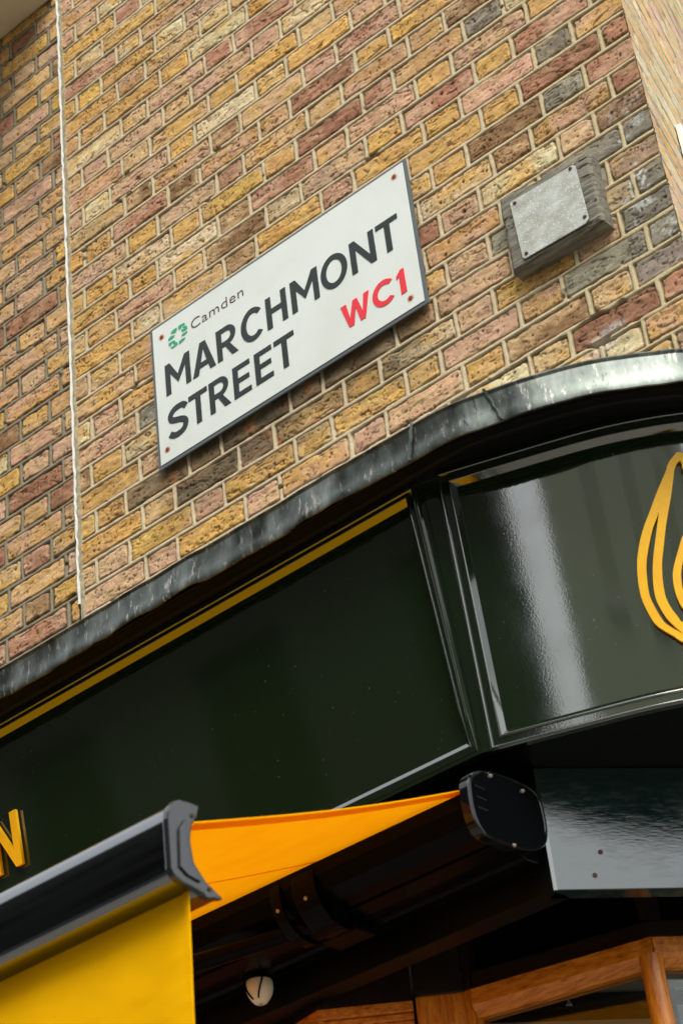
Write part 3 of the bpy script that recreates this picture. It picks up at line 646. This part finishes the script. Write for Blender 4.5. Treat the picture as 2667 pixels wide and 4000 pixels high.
bead = lambda cx, cd, r_, a0, a1, n=7: [(cx+r_*math.cos(math.radians(a0+(a1-a0)*k/n)), cd+r_*math.sin(math.radians(a0+(a1-a0)*k/n))) for k in range(n+1)]
prL = [(0, -.002), (0, .0015), (.0105, .0166)] + bead(.0124, .0150, .0021, 145, -20) + [(.0150, .0125), (.0184, .0125), (.0222, .0186)] + bead(.0240, .0171, .0020, 140, -20) + [(.0266, .0115), (.0330, .0115)]
lowL = [d_ if w_ > .0108 else .0015+(d_-.0015)*.28 for w_, d_ in prL]; lowL[0] = -.002
lowL = [min(d_, .0125) for d_ in lowL]
frame_loop('frame_moulding', -2.9, -.0335, PZ0, PZ1, prL, M_greentrim, fa, low=lowL)
prR = [(0, -.002), (0, .0015), (.0095, .0152)] + bead(.0118, .0138, .0027, 150, -10) + [(.0150, .0118), (.0275, .0118), (.0290, .0150)] + bead(.0318, .0142, .0030, 150, -10) + [(.0365, .0125)]
lowR = [d_ if w_ > .0100 else .0015+(d_-.0015)*.5 for w_, d_ in prR]; lowR[0] = -.002
frame_loop('frame_moulding', CS0, CS1, PZ0, PZ1, prR, M_greentrim, fa, low=lowR)
# plain fillet between the two frames and along the edges
def fillet(name, s0, s1, z0, z1, d):
    mb = MB(); ss_ = srange(s0, s1)
    mb.grid([[F(s, z, dd) for s in ss_] for z, dd in ((z0, -.03), (z0, d), (z1, d), (z1, -.03))]).build(name, M_greentrim, fa)
fillet('bottom_rail', -2.9, 1.1, FZ0, PZ0-.0275, .0112); fillet('top_rail', -2.9, 1.1, PZ1+.0275, FZ1+.012, .0112)
fillet('stile', -.0065, .0165, PZ0-.034, PZ1+.034, .0110)
# carcass behind
mb = MB(); ss_ = srange(-2.9, 2.4)
mb.grid([[F(s, z, dd) for s in ss_] for z, dd in ((FZ0+.001, -.01), (FZ1+.01, -.01), (FZ1+.01, -.06), (FZ0+.001, -.06), (FZ0+.001, -.01))]).build('carcass', M_black, fa)

# letter N and the line-drawn emblem, both stood off the board
def fletter(ch, s0, s1, z0, h, st, parent):
    pol = glyph(ch, (s1-s0)/h, st/h)
    return shape('letter', [[(s0+px*h, z0+pz*h) for px, pz in q] for q in pol], 0, .008, M_yellow, parent, fn=lambda x, z, e_: F(x, z, .0045+.008-(e_+.004)))
lt = thing('sign_letter', 'raised yellow letter N on the green fascia at the left edge', 'letter', (-3.35, -.15, 2.1))
fletter('N', -3.400+2.034, -3.3065+2.034, 2.0985, .132, .0215, lt)
lg = thing('fascia_emblem', 'yellow line-drawn seed-shaped emblem on the curved green fascia at the right edge', 'emblem', (-1.62, 0, 2.1))
OUTER = [(0.4888, 2.3652), (0.4824, 2.3696), (0.4763, 2.3674), (0.464, 2.3535), (0.457, 2.3418), (0.4551, 2.3357), (0.4411, 2.3105), (0.428, 2.2874), (0.4089, 2.2509), (0.3956, 2.2263), (0.3821, 2.1958), (0.3715, 2.1627), (0.3662, 2.1368), (0.3627, 2.1023), (0.3639, 2.0709), (0.3745, 2.0273), (0.3871, 2.0081), (0.4053, 1.99), (0.4203, 1.9749), (0.46, 1.957), (0.50, 1.948), (0.536, 1.945)]
INNER = [(0.536, 1.972), (0.50, 1.976), (0.46, 1.988), (0.4276, 2.0129), (0.4198, 2.0276), (0.41, 2.0521), (0.4057, 2.0776), (0.4077, 2.1123), (0.4125, 2.1425), (0.4206, 2.1721), (0.4336, 2.218), (0.4454, 2.2538), (0.4546, 2.2819), (0.4658, 2.3228), (0.4699, 2.3371), (0.4766, 2.3478), (0.4811, 2.3503), (0.4825, 2.3435), (0.4823, 2.337), (0.4834, 2.3303), (.495, 2.296), (.507, 2.262), (.515, 2.262), (.508, 2.300), (.498, 2.338)]
SLIT = [(0.4263, 2.2486), (0.4175, 2.2192), (0.4058, 2.1796), (0.3966, 2.146), (0.39, 2.1101), (0.3878, 2.0775), (0.3919, 2.0519), (0.3999, 2.0277), (0.4108, 2.0091), (0.4222, 1.9923), (0.4021, 2.0109), (0.3922, 2.0253), (0.3823, 2.0582), (0.3782, 2.0839), (0.3807, 2.1206), (0.3857, 2.1507), (0.3956, 2.1819), (0.409, 2.2169)]
CL_ = [(.52, 2.262), (.49, 2.236), (0.4609, 2.1936), (0.4444, 2.1589), (0.4312, 2.1282), (0.426, 2.1085), (0.4246, 2.0861), (0.4266, 2.063), (0.433, 2.0413), (.456, 2.014), (.50, 1.998), (.536, 1.995)]
CR_ = [(.526, 2.238), (.50, 2.208), (.472, 2.176), (0.4515, 2.1409), (0.4428, 2.1155), (0.44, 2.0954), (0.4398, 2.0769), (.448, 2.048), (.47, 2.028), (.505, 2.016), (.536, 2.013)]
def smooth(pl, n=4):
    c = pl+pl[:1]; return catmull(pl+[pl[-1]], n)[:-1]
mir = lambda pl: [(1.072-a_, b_) for a_, b_ in pl]
ef = lambda x, z, e_: F(x, z, .0045+.008-(e_+.004))
left = catmull(OUTER, 3)[:-1]+catmull(INNER, 3)
shape('petal_outline', [left, catmull(SLIT, 3)], 0, .008, M_yellow, lg, fn=ef)
shape('petal_outline', [mir(left), mir(catmull(SLIT, 3))], 0, .008, M_yellow, lg, fn=ef)
hh_ = catmull(CL_, 3)
shape('heart_outline', [hh_[:-1]+mir(hh_)[::-1], (catmull(CR_, 3)[:-1]+mir(catmull(CR_, 3))[::-1])], 0, .008, M_yellow, lg, fn=ef)

# ------------------------------------------------------------------ cornice with its lead capping
lip = [(-5.0, -.290), (-2.02, -.290)] + catmull([(-1.95, -.290), (-1.865, -.284), (-1.784, -.264), (-1.655, -.217), (-1.567, -.172), (-1.488, -.115), (-1.437, -.070), (-1.378, .010), (-1.335, .110), (-1.318, .230), (-1.322, .340)], 6) + [(-1.322+RU.x*2, .34+RU.y*2)]
lp = []
for (x, y), (x2, y2) in zip(lip, lip[1:]):
    n_ = max(1, int(math.hypot(x2-x, y2-y)/.012)); lp += [(x+(x2-x)*i/n_, y+(y2-y)*i/n_) for i in range(n_)]
lp = np.array(lp+[lip[-1]]); dl = np.gradient(lp, axis=0); dl /= np.linalg.norm(dl, axis=1)[:, None]; ln = np.stack([dl[:, 1], -dl[:, 0]], 1)
ls = np.concatenate(([0], np.cumsum(np.hypot(*np.diff(lp, axis=0).T)))); zz = ls*0
co = thing('cornice', 'lead-capped cornice ledge along the top of the green fascia', 'cornice', (-2.5, -.1, 2.46))
inner = lp-ln*.0
def csweep(prof, dz=0):
    """prof of (d outward from the lip line, z); negative d runs back towards the wall"""
    rows = []
    for d, z in prof:
        dd = d if np.ndim(d) else np.full(len(lp), d); z_ = z if np.ndim(z) else np.full(len(lp), z)
        rows.append([(lp[i, 0]+ln[i, 0]*dd[i], lp[i, 1]+ln[i, 1]*dd[i], z_[i]) for i in range(len(lp))])
    return MB().grid(rows)
# timber bed: corona edge, flat soffit, small bed mould meeting the fascia
c_ = csweep([(-.004, 2.500), (-.004, 2.4535), (-.010, 2.4505), (-.022, 2.4505), (-.024, 2.4535), (-.058, 2.4540), (-.062, 2.4500), (-.068, 2.4490), (-.076, 2.4530), (-.115, 2.4580), (-.30, 2.4580)])
c_.build('soffit_board', M_black, co)
csweep([(-.010, 2.4365), (-.0030, 2.4365), (.0005, 2.4386), (.0005, 2.450)]).build('drip_edge', M_anth, co)
# lead: top slope up to the wall, rolled front, wavy lower edge
wav = .0035*vn(ls, zz, 7, 1, 401)+.0028*vn(ls, zz, 19, 1, 402)
bul = .0032*vn(ls, zz, 9, 1, 403)+.0022*vn(ls, zz, 24, 1, 404)
lump = .013*np.exp(-((ls-(5.0-1.99))/.018)**2)
bow = -.010*np.exp(-((ls-3.78)/.09)**2)
rows_ = [(-.42, 2.552+0*ls), (-.10, 2.538+.002*bul), (-.012+bul*.3, 2.522+wav*.35), (-.004+bul*.5, 2.5205+wav*.4), (.001+bul*.5, 2.5225+wav*.4), (.0055+bul*.5, 2.5205+wav*.4), (.0075+bul*.5, 2.5165+wav*.4), (.0055+bul*.5, 2.5125+wav*.4), (.0035+bul*.6, 2.5110+wav*.4), (.004+bul, 2.498+wav*.3), (.004+bul*1.5, 2.480+0*ls), (.006+bul*1.8, 2.462+wav*.6), (.0085+bul*1.9, 2.447+wav-bow*.2), (.0075+bul*1.9, 2.4385+wav-bow), (.004+bul*1.9, 2.4375+wav-bow), (.000+bul*.3, 2.446+wav-bow)]
csweep([(d if np.ndim(d) else d+0*ls, z) for d, z in rows_]).build('lead_capping', M_lead, co, True)
# dressed seams in the lead: overlapping joints
def seam(s0, slant, wd, name='lead_seam'):
    mb = MB(); rows2 = []
    for k, zf in enumerate(np.linspace(0, 1, 10)):
        s_ = s0+slant*zf+.0015*math.sin(k*2.2); i = int(np.argmin(abs(ls-s_))); r_ = []
        z_ = 2.523-.084*zf+wav[i]*zf
        for e__, o_ in ((-wd, .0), (-wd*.5, .0035), (wd*.5, .0045), (wd, .0)):
            t_ = s_+e__; x = np.interp(t_, ls, lp[:, 0]); y = np.interp(t_, ls, lp[:, 1]); nx = np.interp(t_, ls, ln[:, 0]); ny = np.interp(t_, ls, ln[:, 1])
            b_ = np.interp(t_, ls, bul)*(.6+1.3*zf); d_ = .005+b_+o_+.004*zf
            r_.append((x+nx*d_, y+ny*d_, z_))
        rows2.append(r_)
    return mb.grid(rows2).build(name, M_lead, co, True)
seam(5-1.955, -.018, .004); seam(5-1.815+.03, .026, .004)
cb = MB(); bk = [(-5.0, .04), (-1.46, .04), (-1.46+RU.x*.1, .14), (-1.50+RU.x*2, 2.0)]
# deep ledge board under the lead, above the soffit
mid = [(lp[i, 0]-ln[i, 0]*.012, lp[i, 1]-ln[i, 1]*.012) for i in range(len(lp))]
poly = mid+[(RU.x*2-1.9, 2.3), (-1.9, .6), (-1.9, .02), (-5.0, .02)]
MB().prism(poly, 2.4600, 2.5120, lambda p, q, a_: (p, q, a_)).build('ledge_board', M_black, co)

# ------------------------------------------------------------------ soffit, lintel and canted board below the fascia
un = thing('shopfront_head', 'dark green boarded soffit and lintel under the fascia, with a canted corner board', 'lintel', (-2.2, 0, 1.6))
pth = [F(s, FZ0, -.010)[:2] for s in srange(-2.9, 2.3)]
MB().prism(list(pth)+[(-2.2, 2.6), (-4.95, 2.6)], 1.8605, 1.876, lambda p, q, a_: (p, q, a_)).build('soffit_board', M_black, un)
H5 = math.radians(52); CU = Vector((math.cos(H5), math.sin(H5), 0)); CN = Vector((math.sin(H5), -math.cos(H5), 0)); CP = Vector((-2.010, .030, 0))
def cbox(mb, u0, u1, h0, h1, z0, z1, o=CP, U_=CU, N_=CN):
    v = [o+U_*u+N_*h+Vector((0, 0, z)) for z in (z0, z1) for h in (h0, h1) for u in (u0, u1)]
    return mb.add(v, [(0, 1, 3, 2), (4, 6, 7, 5), (0, 4, 5, 1), (2, 3, 7, 6), (0, 2, 6, 4), (1, 5, 7, 3)])
MB().box(-4.95, -2.0115, .030, .085, 1.597, 1.8600).build('lintel_board', M_black, un, bevel=.002)
cb = cbox(MB(), .0, 1.25, -.04, .0, 1.597, 1.8600).build('canted_board', M_green_rough, un, bevel=.002)
for u, z in ((.105, 1.676), (.085, 1.627)):
    p_ = CP+CU*u+Vector((0, 0, z)); MB().cyl(p_, p_+CN*.0022, .0052, 14, .0045).build('screw', M_steel if False else M_rustd, cb)
cbox(MB(), -.004, .004, -.01, .0035, 1.596, 1.856, CP+Vector((0, 0, 0))).build('corner_bead', M_greentrim, un)
# underside behind the lintel, over the recessed window
MB().prism([(-4.95, .085), (-2.02, .085), (-1.30, 1.0), (-1.6, 2.4), (-4.95, 2.4)], 1.790, 1.805, lambda p, q, a_: (p, q, a_)).build('inner_soffit', M_black, un)
for x, z in ((-2.055, 1.640), (-2.10, 1.668), (-2.52, 1.65), (-2.60, 1.70)):
    MB().cyl((x, .0302, z), (x, .0275, z), .004, 12).build('screw', M_anth, un)
# round recessed spring clip on the lintel, catching light
rc = MB(); pp = []
for a_ in np.linspace(0, 2*math.pi, 25)[:-1]:
    pp.append([(-2.215+(.016+.003*math.cos(b_))*math.cos(a_), .0285-.003*math.sin(b_), 1.700+(.016+.003*math.cos(b_))*math.sin(a_)) for b_ in np.linspace(0, 2*math.pi, 9)[:-1]])
pp.append(pp[0]); rc.grid(pp, closed=True).build('ring', M_anth, un, True)
MB().cyl((-2.215, .0285, 1.700), (-2.215, .0230, 1.700), .010, 18, .006).build('hook_plate', M_steel, un)

# ------------------------------------------------------------------ recessed oak window
def seg_box(mb, a_, b_, z0, z1, h0, h1, e0=0, e1=0):
    A = Vector((a_[0], a_[1], 0)); B = Vector((b_[0], b_[1], 0)); U_ = (B-A).normalized(); N_ = Vector((U_.y, -U_.x, 0)); Ln = (B-A).length
    return cbox(mb, -e0, Ln+e1, h0, h1, z0, z1, A, U_, N_)
wn = thing('shop_window', 'recessed varnished oak shop window with dark upper panes below the green board', 'window', (-2.2, .3, .6))
A0, A1, A2, A3 = (-3.25, -.0+.095), (-2.765, .100), (-2.665, .075), (-2.512, .205)
G0, G1, G2, G3 = (-2.400, .262), (-2.012, .352), (-1.780, .650), (-1.60, .88)
ZT = 1.583
for a_, b_ in ((A0, A1), (A1, A2)):
    t_ = seg_box(MB(), a_, b_, 1.520, ZT, -.03, .0).build('transom', M_varn, wn, bevel=.003)
t_ = seg_box(MB(), A2, A3, 1.560, ZT, -.03, .002).build('transom', M_varn, wn, bevel=.003)
seg_box(MB(), A2, A3, 1.545, 1.5585, -.03, -.006).build('lower_rail', M_varn, wn, bevel=.002)
seg_box(MB(), A2, A3, 1.515, 1.5445, -.03, -.012).build('lower_rail', M_varn, wn, bevel=.002)
seg_box(MB(), (-2.505, .205), (-2.425, .270), .6, ZT, -.05, .012).build('post', M_varnv, wn, bevel=.004)
seg_box(MB(), (-2.418, .262), (-2.402, .262), .6, ZT, -.05, .004).build('post', M_varnv, wn, bevel=.003)
seg_box(MB(), (-2.505, .207), (-2.425, .272), ZT+.0005, 1.79, -.05, .010).build('upper_post', M_shadeoak, wn, bevel=.004)
seg_box(MB(), (-2.418, .264), (-2.402, .264), ZT+.0005, 1.79, -.05, .002).build('upper_post', M_shadeoak, wn)
for a_, b_ in ((G0, G1), (G1, G2), (G2, G3)):
    mb = MB(); A = Vector((*a_, 0)); B = Vector((*b_, 0)); U_ = (B-A).normalized(); N_ = Vector((U_.y, -U_.x, 0))
    prof = [(-.05, ZT), (.004, ZT), (.010, ZT-.004), (.010, ZT-.038), (.004, ZT-.046), (-.014, ZT-.060), (-.05, ZT-.060)]
    mb.prism(prof, 0, (B-A).length+.003, lambda p, q, a__: A+U_*a__+N_*p+Vector((0, 0, q))).build('transom', M_varn, wn, bevel=.001)
    seg_box(MB(), a_, b_, ZT+.0005, ZT+.038, -.05, -.004).build('upper_rail', M_shadeoak, wn, bevel=.003)
    seg_box(MB(), a_, b_, ZT+.0385, 1.79, -.034, -.030).build('upper_pane', M_gloss_black, wn)
    seg_box(MB(), a_, b_, .6, ZT-.061, -.034, -.031).build('pane', M_glass, wn)
for (x, y), r_ in ((G1, .0235), (G2, .0235)):
    MB().cyl((x-.004, y-.006, .6), (x-.004, y-.006, ZT-.042), r_, 28).build('mullion', M_varnv, wn, True)
    seg_box(MB(), (x-.018, y+.004), (x+.016, y+.030), ZT+.0395, 1.79, -.03, .006).build('upper_mullion', M_shadeoak, wn)
for a_, b_ in ((A0, A1), (A1, A2), (A2, A3)):
    seg_box(MB(), a_, b_, ZT+.0005, 1.79, -.03, -.010).build('upper_panel', M_shadeoak, wn)
    seg_box(MB(), a_, b_, .6, 1.512, -.030, -.022).build('lower_panel', M_varn, wn)
# what shows through the glass
rm_ = thing('shop_interior', 'pale bulkhead and dark beam seen through the oak window', 'interior', (-1.9, .8, 1.3))
IO = Vector((-2.25, .30, 0))
cbox(MB(), -.35, 1.6, -.32, -.30, 1.643, 1.770, IO).build('bulkhead', M_ceil, rm_)
cbox(MB(), -.35, 1.6, -.31, -.285, 1.612, 1.6425, IO).build('beam', M_beam, rm_)
cbox(MB(), -.35, 1.6, -.34, -.32, 1.586, 1.6425, IO).build('shadow_gap', M_dark, rm_)
cbox(MB(), -.35, 1.6, -.33, -.30, 1.480, 1.5855, IO).build('lower_bulkhead', M_ceil, rm_)
cbox(MB(), .400, .75, -.296, -.290, 1.42, 1.652, IO).build('notice', M_poster, rm_)
pt = IO+CU*.149+CN*-.283+Vector((0, 0, 1.614)); MB().cyl(pt, pt+Vector((0, 0, .014)), .008, 8, .001).build('clip', M_poster, rm_)
MB().box(-4.9, 1.5, 3.2, 3.3, -1.6, 1.8).build('back_wall', M_dark, rm_)

# lower front below the sill: timber stallriser panels so the shop is closed
sr = thing('stall_riser', 'dark green panelled shopfront base below the window, down to the pavement', 'panelling', (-2.3, .2, -1.6))
for a_, b_ in ((A0, A1), (A1, A2), (A2, A3), (A3, G0), (G0, G1), (G1, G2), (G2, G3)):
    seg_box(MB(), a_, b_, -1.59, .599, -.06, .0).build('panel', M_green, sr)

# lamp under the lintel
lm = thing('caged_lamp', 'small round white glass lamp with black bars, tucked under the awning', 'lamp', (-2.73, -.02, 1.66))
lc = Vector((-2.731, -.022, 1.631)); rows = []
for r_, z in ((.020, .026), (.0265, .018), (.0290, .006), (.0285, -.006), (.0250, -.017), (.0195, -.026), (.0135, -.033), (.0110, -.0345), (.0030, -.0350)):
    rows.append([(lc.x+r_*math.cos(q), lc.y+r_*math.sin(q), lc.z+z) for q in np.linspace(0, 2*math.pi, 25)[:-1]])
MB().grid(rows, closed=True).build('glass_bowl', M_lamp, lm, True)
for q0, q1 in ((-2.35, -1.75), (-.55, -1.05), (.9, 1.2), (2.6, 2.2)):
    mb = MB(); pr_ = None
    for k in range(9):
        f_ = k/8; z = .016-.044*f_; r_ = float(np.interp(-z, [-.018, -.006, .006, .017, .026, .033], [.0265, .029, .0285, .025, .0195, .0135]))+.0012; q = q0+(q1-q0)*f_
        p_ = Vector((lc.x+r_*math.cos(q), lc.y+r_*math.sin(q), lc.z+z))
        if pr_ is not None: mb.cyl(pr_, p_, .0020, 8)
        pr_ = p_
    mb.build('cage_bar', M_anth, lm)
MB().cyl(lc+Vector((0, 0, .014)), lc+Vector((0, 0, .030)), .033, 24, .028).cyl(lc+Vector((0, 0, .022)), lc+Vector((0, .050, .022)), .012, 14).build('lamp_body', M_anth, lm)

# ------------------------------------------------------------------ awning
aw = thing('awning', 'yellow folding-arm awning, half open, with black cassette and front bar', 'awning', (-3.2, .0, 1.7))
XC = -2.0
capo = [(-.220, 1.745), (-.206, 1.768), (-.165, 1.789), (-.105, 1.800), (-.020, 1.803), (.016, 1.792), (.0265, 1.760), (.0265, 1.717), (.012, 1.684), (-.033, 1.658), (-.101, 1.645), (-.187, 1.645), (-.212, 1.664), (-.2215, 1.700)]
capo = catmull(capo+[capo[0]], 3)[:-1]
cy_, cz_ = np.mean(capo, axis=0)
shr = lambda k: [(cy_+(y-cy_)*k, cz_+(z-cz_)*k) for y, z in capo]
mb = MB(); mb.grid([[(XC-.022, y, z) for y, z in shr(.5)], [(XC-.022, y, z) for y, z in shr(1.0)], [(XC-.003, y, z) for y, z in shr(1.0)], [(XC, y, z) for y, z in shr(.975)], [(XC+.0005, y, z) for y, z in shr(.93)], [(XC-.0012, y, z) for y, z in shr(.915)], [(XC-.0012, y, z) for y, z in shr(.4)]], closed=True)
k_ = len(capo); n0 = len(mb.v); mb.f.append(tuple(range(n0-k_, n0)))
ec = mb.build('cassette_end_cap', M_gloss_black, aw, True)
for y, z in ((-.142, 1.783), (-.040, 1.783), (-.100, 1.650)):
    MB().cyl((XC-.001, y, z), (XC+.003, y, z), .0042, 12, .003).build('screw', M_steel, ec)
for z_ in (1.745, 1.722, 1.700):
    MB().box(XC-.0011, XC-.0004, -.196, -.168, z_, z_+.003).build('moulded_rib', M_cap, ec)
# cassette: top hood, back plate, roller and lower arm rail, all hollow below
hood = [(-.150, 1.772), (-.105, 1.790), (-.020, 1.793), (.012, 1.784), (.0255, 1.755), (.0255, 1.660), (.018, 1.660), (.018, 1.750), (.004, 1.776), (-.022, 1.784), (-.104, 1.782), (-.146, 1.765)]
X0 = -4.95
MB().prism(hood, X0, XC-.022, lambda p, q, a_: (a_, p, q)).build('cassette_hood', M_anth, aw, bevel=.001)
MB().cyl((X0, -.085, 1.755), (XC-.024, -.085, 1.755), .031, 28).build('fabric_roller', M_cloth, aw, True)
rail = [(-.045, 1.660), (-.045, 1.700), (-.020, 1.706), (.016, 1.700), (.016, 1.652), (-.030, 1.648)]
MB().prism(rail, X0, XC-.024, lambda p, q, a_: (a_, p, q)).build('support_rail', M_anth, aw, bevel=.003)
MB().box(X0, XC-.03, -.0780, -.0720, 1.662, 1.682).build('rail_lip', M_anth, aw, bevel=.002)
tray = [(-.030, 1.654), (-.080, 1.652), (-.120, 1.655), (-.122, 1.663), (-.128, 1.663), (-.130, 1.657), (-.160, 1.664), (-.186, 1.682), (-.203, 1.712), (-.206, 1.738), (-.201, 1.738), (-.196, 1.716), (-.180, 1.690), (-.150, 1.672), (-.080, 1.660), (-.030, 1.662)]
MB().prism(tray, X0, XC-.024, lambda p, q, a_: (a_, p, q)).build('cassette_tray', M_anth, aw, bevel=.0012)
# arm shoulder bracket and the folded arms
br = MB()
def halfring(x0, x1, yc, zc, ro, ri, a0, a1, n=16):
    pl_ = arc(yc, zc, ro, ro, a0, a1, n)+arc(yc, zc, ri, ri, a1, a0, n)
    return MB().prism(pl_, x0, x1, lambda p, q, a_: (a_, p, q))
for x0, x1 in ((-2.520, -2.495), (-2.462, -2.405)):
    b_ = halfring(x0, x1, -.125, 1.705, .084, .077, 165, 330).build('shoulder_bracket', M_anth, aw, bevel=.0015)
    MB().cyl(((x0+x1)/2, -.2025, 1.675), ((x0+x1)/2, -.2045, 1.674), .004, 12).build('bolt', M_steel, b_)
MB().cyl((-2.500, -.115, 1.672), (-2.41, -.115, 1.672), .044, 24).build('arm_knuckle', M_anth, aw, True)
MB().box(-2.50, -2.40, -.10, -.03, 1.628, 1.652).build('arm_shoe', M_anth, aw, bevel=.006)
def tube(pts, r_, name, mt, par, n=14):
    mb = MB()
    for a_, b_ in zip(pts, pts[1:]): mb.cyl(a_, b_, r_, n)
    return mb.build(name, mt, par, True)
tube([(-2.46, -.12, 1.655), (-3.15, -.42, 1.585), (-2.95, -.90, 1.420)], .019, 'folding_arm', M_anth, aw)
MB().cyl((-3.15, -.42, 1.560), (-3.15, -.42, 1.612), .030, 20).build('elbow', M_anth, aw, True)
# cloth
XF = -2.040; y0_, z0_, y1_, z1_ = -.108, 1.787, -.935, 1.463
rows = []
nx_, ny_ = 60, 24
for j in range(ny_+1):
    t_ = j/ny_; r_ = []
    for i in range(nx_+1):
        x = XF+(X0-XF)*(i/nx_)**1.5; sag = -.010*math.sin(math.pi*t_)+.0012*math.sin(x*23+t_*5)*math.sin(math.pi*t_)
        r_.append((x, y0_+(y1_-y0_)*t_, z0_+(z1_-z0_)*t_+sag))
    rows.append(r_)
MB().grid(rows).build('cloth', M_cloth, aw, True)
rows = [[(XF-.032+q, y0_+(y1_-y0_)*j/24, z0_+(z1_-z0_)*j/24-.010*math.sin(math.pi*j/24)-.0022+o_) for q, o_ in ((0, .0015), (.002, 0), (.032, 0), (.0335, .002), (.032, .005))] for j in range(25)]
MB().grid(rows).build('hem', M_cloth, aw, True)
for xs_ in (-2.43, -3.25):
    rows = [[(xs_+q, y0_+(y1_-y0_)*j/24, z0_+(z1_-z0_)*j/24-.010*math.sin(math.pi*j/24)-.0014+o_) for q, o_ in ((-.003, .001), (-.0025, 0), (.0025, 0), (.003, .001))] for j in range(25)]
    MB().grid(rows).build('seam', M_cloth, aw, True)
# front bar
bar = [(-.955, 1.472), (-.975, 1.4725), (-.995, 1.470), (-1.008, 1.4635), (-1.0165, 1.454), (-1.0215, 1.443), (-1.0240, 1.430), (-1.0235, 1.352), (-1.016, 1.341), (-.998, 1.334), (-.972, 1.331), (-.958, 1.328), (-.952, 1.322), (-.915, 1.331), (-.930, 1.338), (-.952, 1.350), (-.972, 1.375), (-.977, 1.405), (-.972, 1.432), (-.962, 1.452)]
MB().prism(bar, X0, -2.021, lambda p, q, a_: (a_, p, q)).build('front_bar', M_bar, aw, True)
barc = [(y-.002*(1 if y < -.97 else -1), z+(.003 if z > 1.4 else -.003)) for y, z in bar]
bc = MB().prism(barc, -2.0205, -2.007, lambda p, q, a_: (a_, p, q)).build('bar_end_cap', M_cap, aw, bevel=.003)
ins = [(-.990, 1.440), (-1.006, 1.420), (-1.009, 1.355), (-.992, 1.345), (-.965, 1.341), (-.982, 1.360), (-.990, 1.395)]
MB().prism(ins, -2.0068, -2.0030, lambda p, q, a_: (a_, p, q)).build('cap_boss', M_cap, bc, bevel=.001)
for y, z in ((-.972, 1.452), (-.944, 1.336)): MB().cyl((-2.0072, y, z), (-2.005, y, z), .004, 10).build('screw', M_rustd, bc)
# valance hanging from the bar
rows = []
for j in range(26):
    t_ = j/25; z = 1.331-.36*t_; r_ = []
    for i in range(90):
        x = -2.0245+(X0+2.0245)*(i/89)**1.2
        wv_ = .006*t_*math.sin(x*17+1.3)+.004*t_*math.sin(x*41+t_*2)
        r_.append((x-(.004*t_*math.sin(9*t_) if i == 0 else 0), -.972-.012*t_+wv_, z))
    rows.append(r_)
MB().grid(rows).build('valance', M_val, aw, True)
rows = [[(-2.0245+q+.006*(j > 19)*(j < 25), -.9735-.012*j/25-o_, 1.331-.36*j/25) for q, o_ in ((-.010, 0), (-.009, .0015), (.0015, .0015), (.0025, 0))] for j in range(26)]
MB().grid(rows).build('valance_hem', M_val, aw, True)

# ------------------------------------------------------------------ street around (seen only as light and reflections)
M_asph = mat('asphalt', (72, 72, 74), .9); L(M_asph, bump(M_asph, noise(M_asph, 120, 4, .7), .5, .005), P(M_asph).inputs['Normal'])
M_pave = mat('york_stone', (150, 144, 132), .85)
bk_ = N(M_pave, 'ShaderNodeTexBrick', Scale=1.6); bk_.inputs['Color1'].default_value = (*lin((152, 146, 134)), 1); bk_.inputs['Color2'].default_value = (*lin((136, 130, 120)), 1); bk_.inputs['Mortar'].default_value = (*lin((80, 76, 70)), 1); bk_.inputs['Mortar Size'].default_value = .008
tc = N(M_pave, 'ShaderNodeTexCoord'); L(M_pave, tc.outputs['Object'], bk_.inputs['Vector']); L(M_pave, bk_.outputs[0], P(M_pave).inputs['Base Color'])
def flat(name, x0, x1, y0, y1, z, mt): return tag(MB().add([(x0, y0, z), (x1, y0, z), (x1, y1, z), (x0, y1, z)], [(0, 1, 2, 3)]).build(name, mt), kind='structure')
flat('road', -300, 300, -300, 300, -1.72, M_asph)
tag(MB().box(-300, 6, -3.9, 12, -1.90, -1.60).build('pavement', M_pave, None, bevel=.02), kind='structure')
M_fac = mat('dark_brick_facade', (30, 30, 24), .9); M_fac2 = mat('stucco_facade', (182, 186, 162), .9); M_win = mat('dark_window', (24, 28, 30), .15)
M_winl = mat('unlit_dark_window', (16, 18, 14), .7, spec=.05); M_winr = mat('curtained_window', (166, 168, 146), .6, spec=.2)
M_sill = mat('white_painted_stone', (190, 188, 180), .8)
def building(x0, x1, y, h, m_, label, seed, deep=8, sk=.215, sills=True):
    b_ = thing('street_building', label, 'building', ((x0+x1)/2, y, -1.6))
    MB().prism([(x0, y), (x1, y), (x1+sk*deep, y-deep), (x0+sk*deep, y-deep)], -1.75, h, lambda p, q, a_: (p, q, a_)).build('facade', m_, b_)
    n_ = max(2, int((x1-x0)/2.4)); z = 1.8
    while z+1.9 < h:
        for i in range(n_):
            xc = x0+(i+.5)*(x1-x0)/n_
            w_ = MB().box(xc-.5, xc+.5, y-.02, y+.02, z, z+1.7).build('window', M_winr if sills else M_winl, b_)
            if sills: MB().box(xc-.62, xc+.62, y-.01, y+.10, z-.14, z-.02).build('sill', M_sill, w_)
        z += 3.0
    MB().box(x0, x1, y-.1, y+.10, h-.5, h-.2).build('parapet', M_sill, b_)
building(-34, .08, -11.5, 14.0, M_fac, 'dark brick terrace across the street, left of the gap', 1, sills=False)
building(.66, 14, -11.5, 7.4, M_fac2, 'pale stucco terrace across the street, right of the gap', 2)
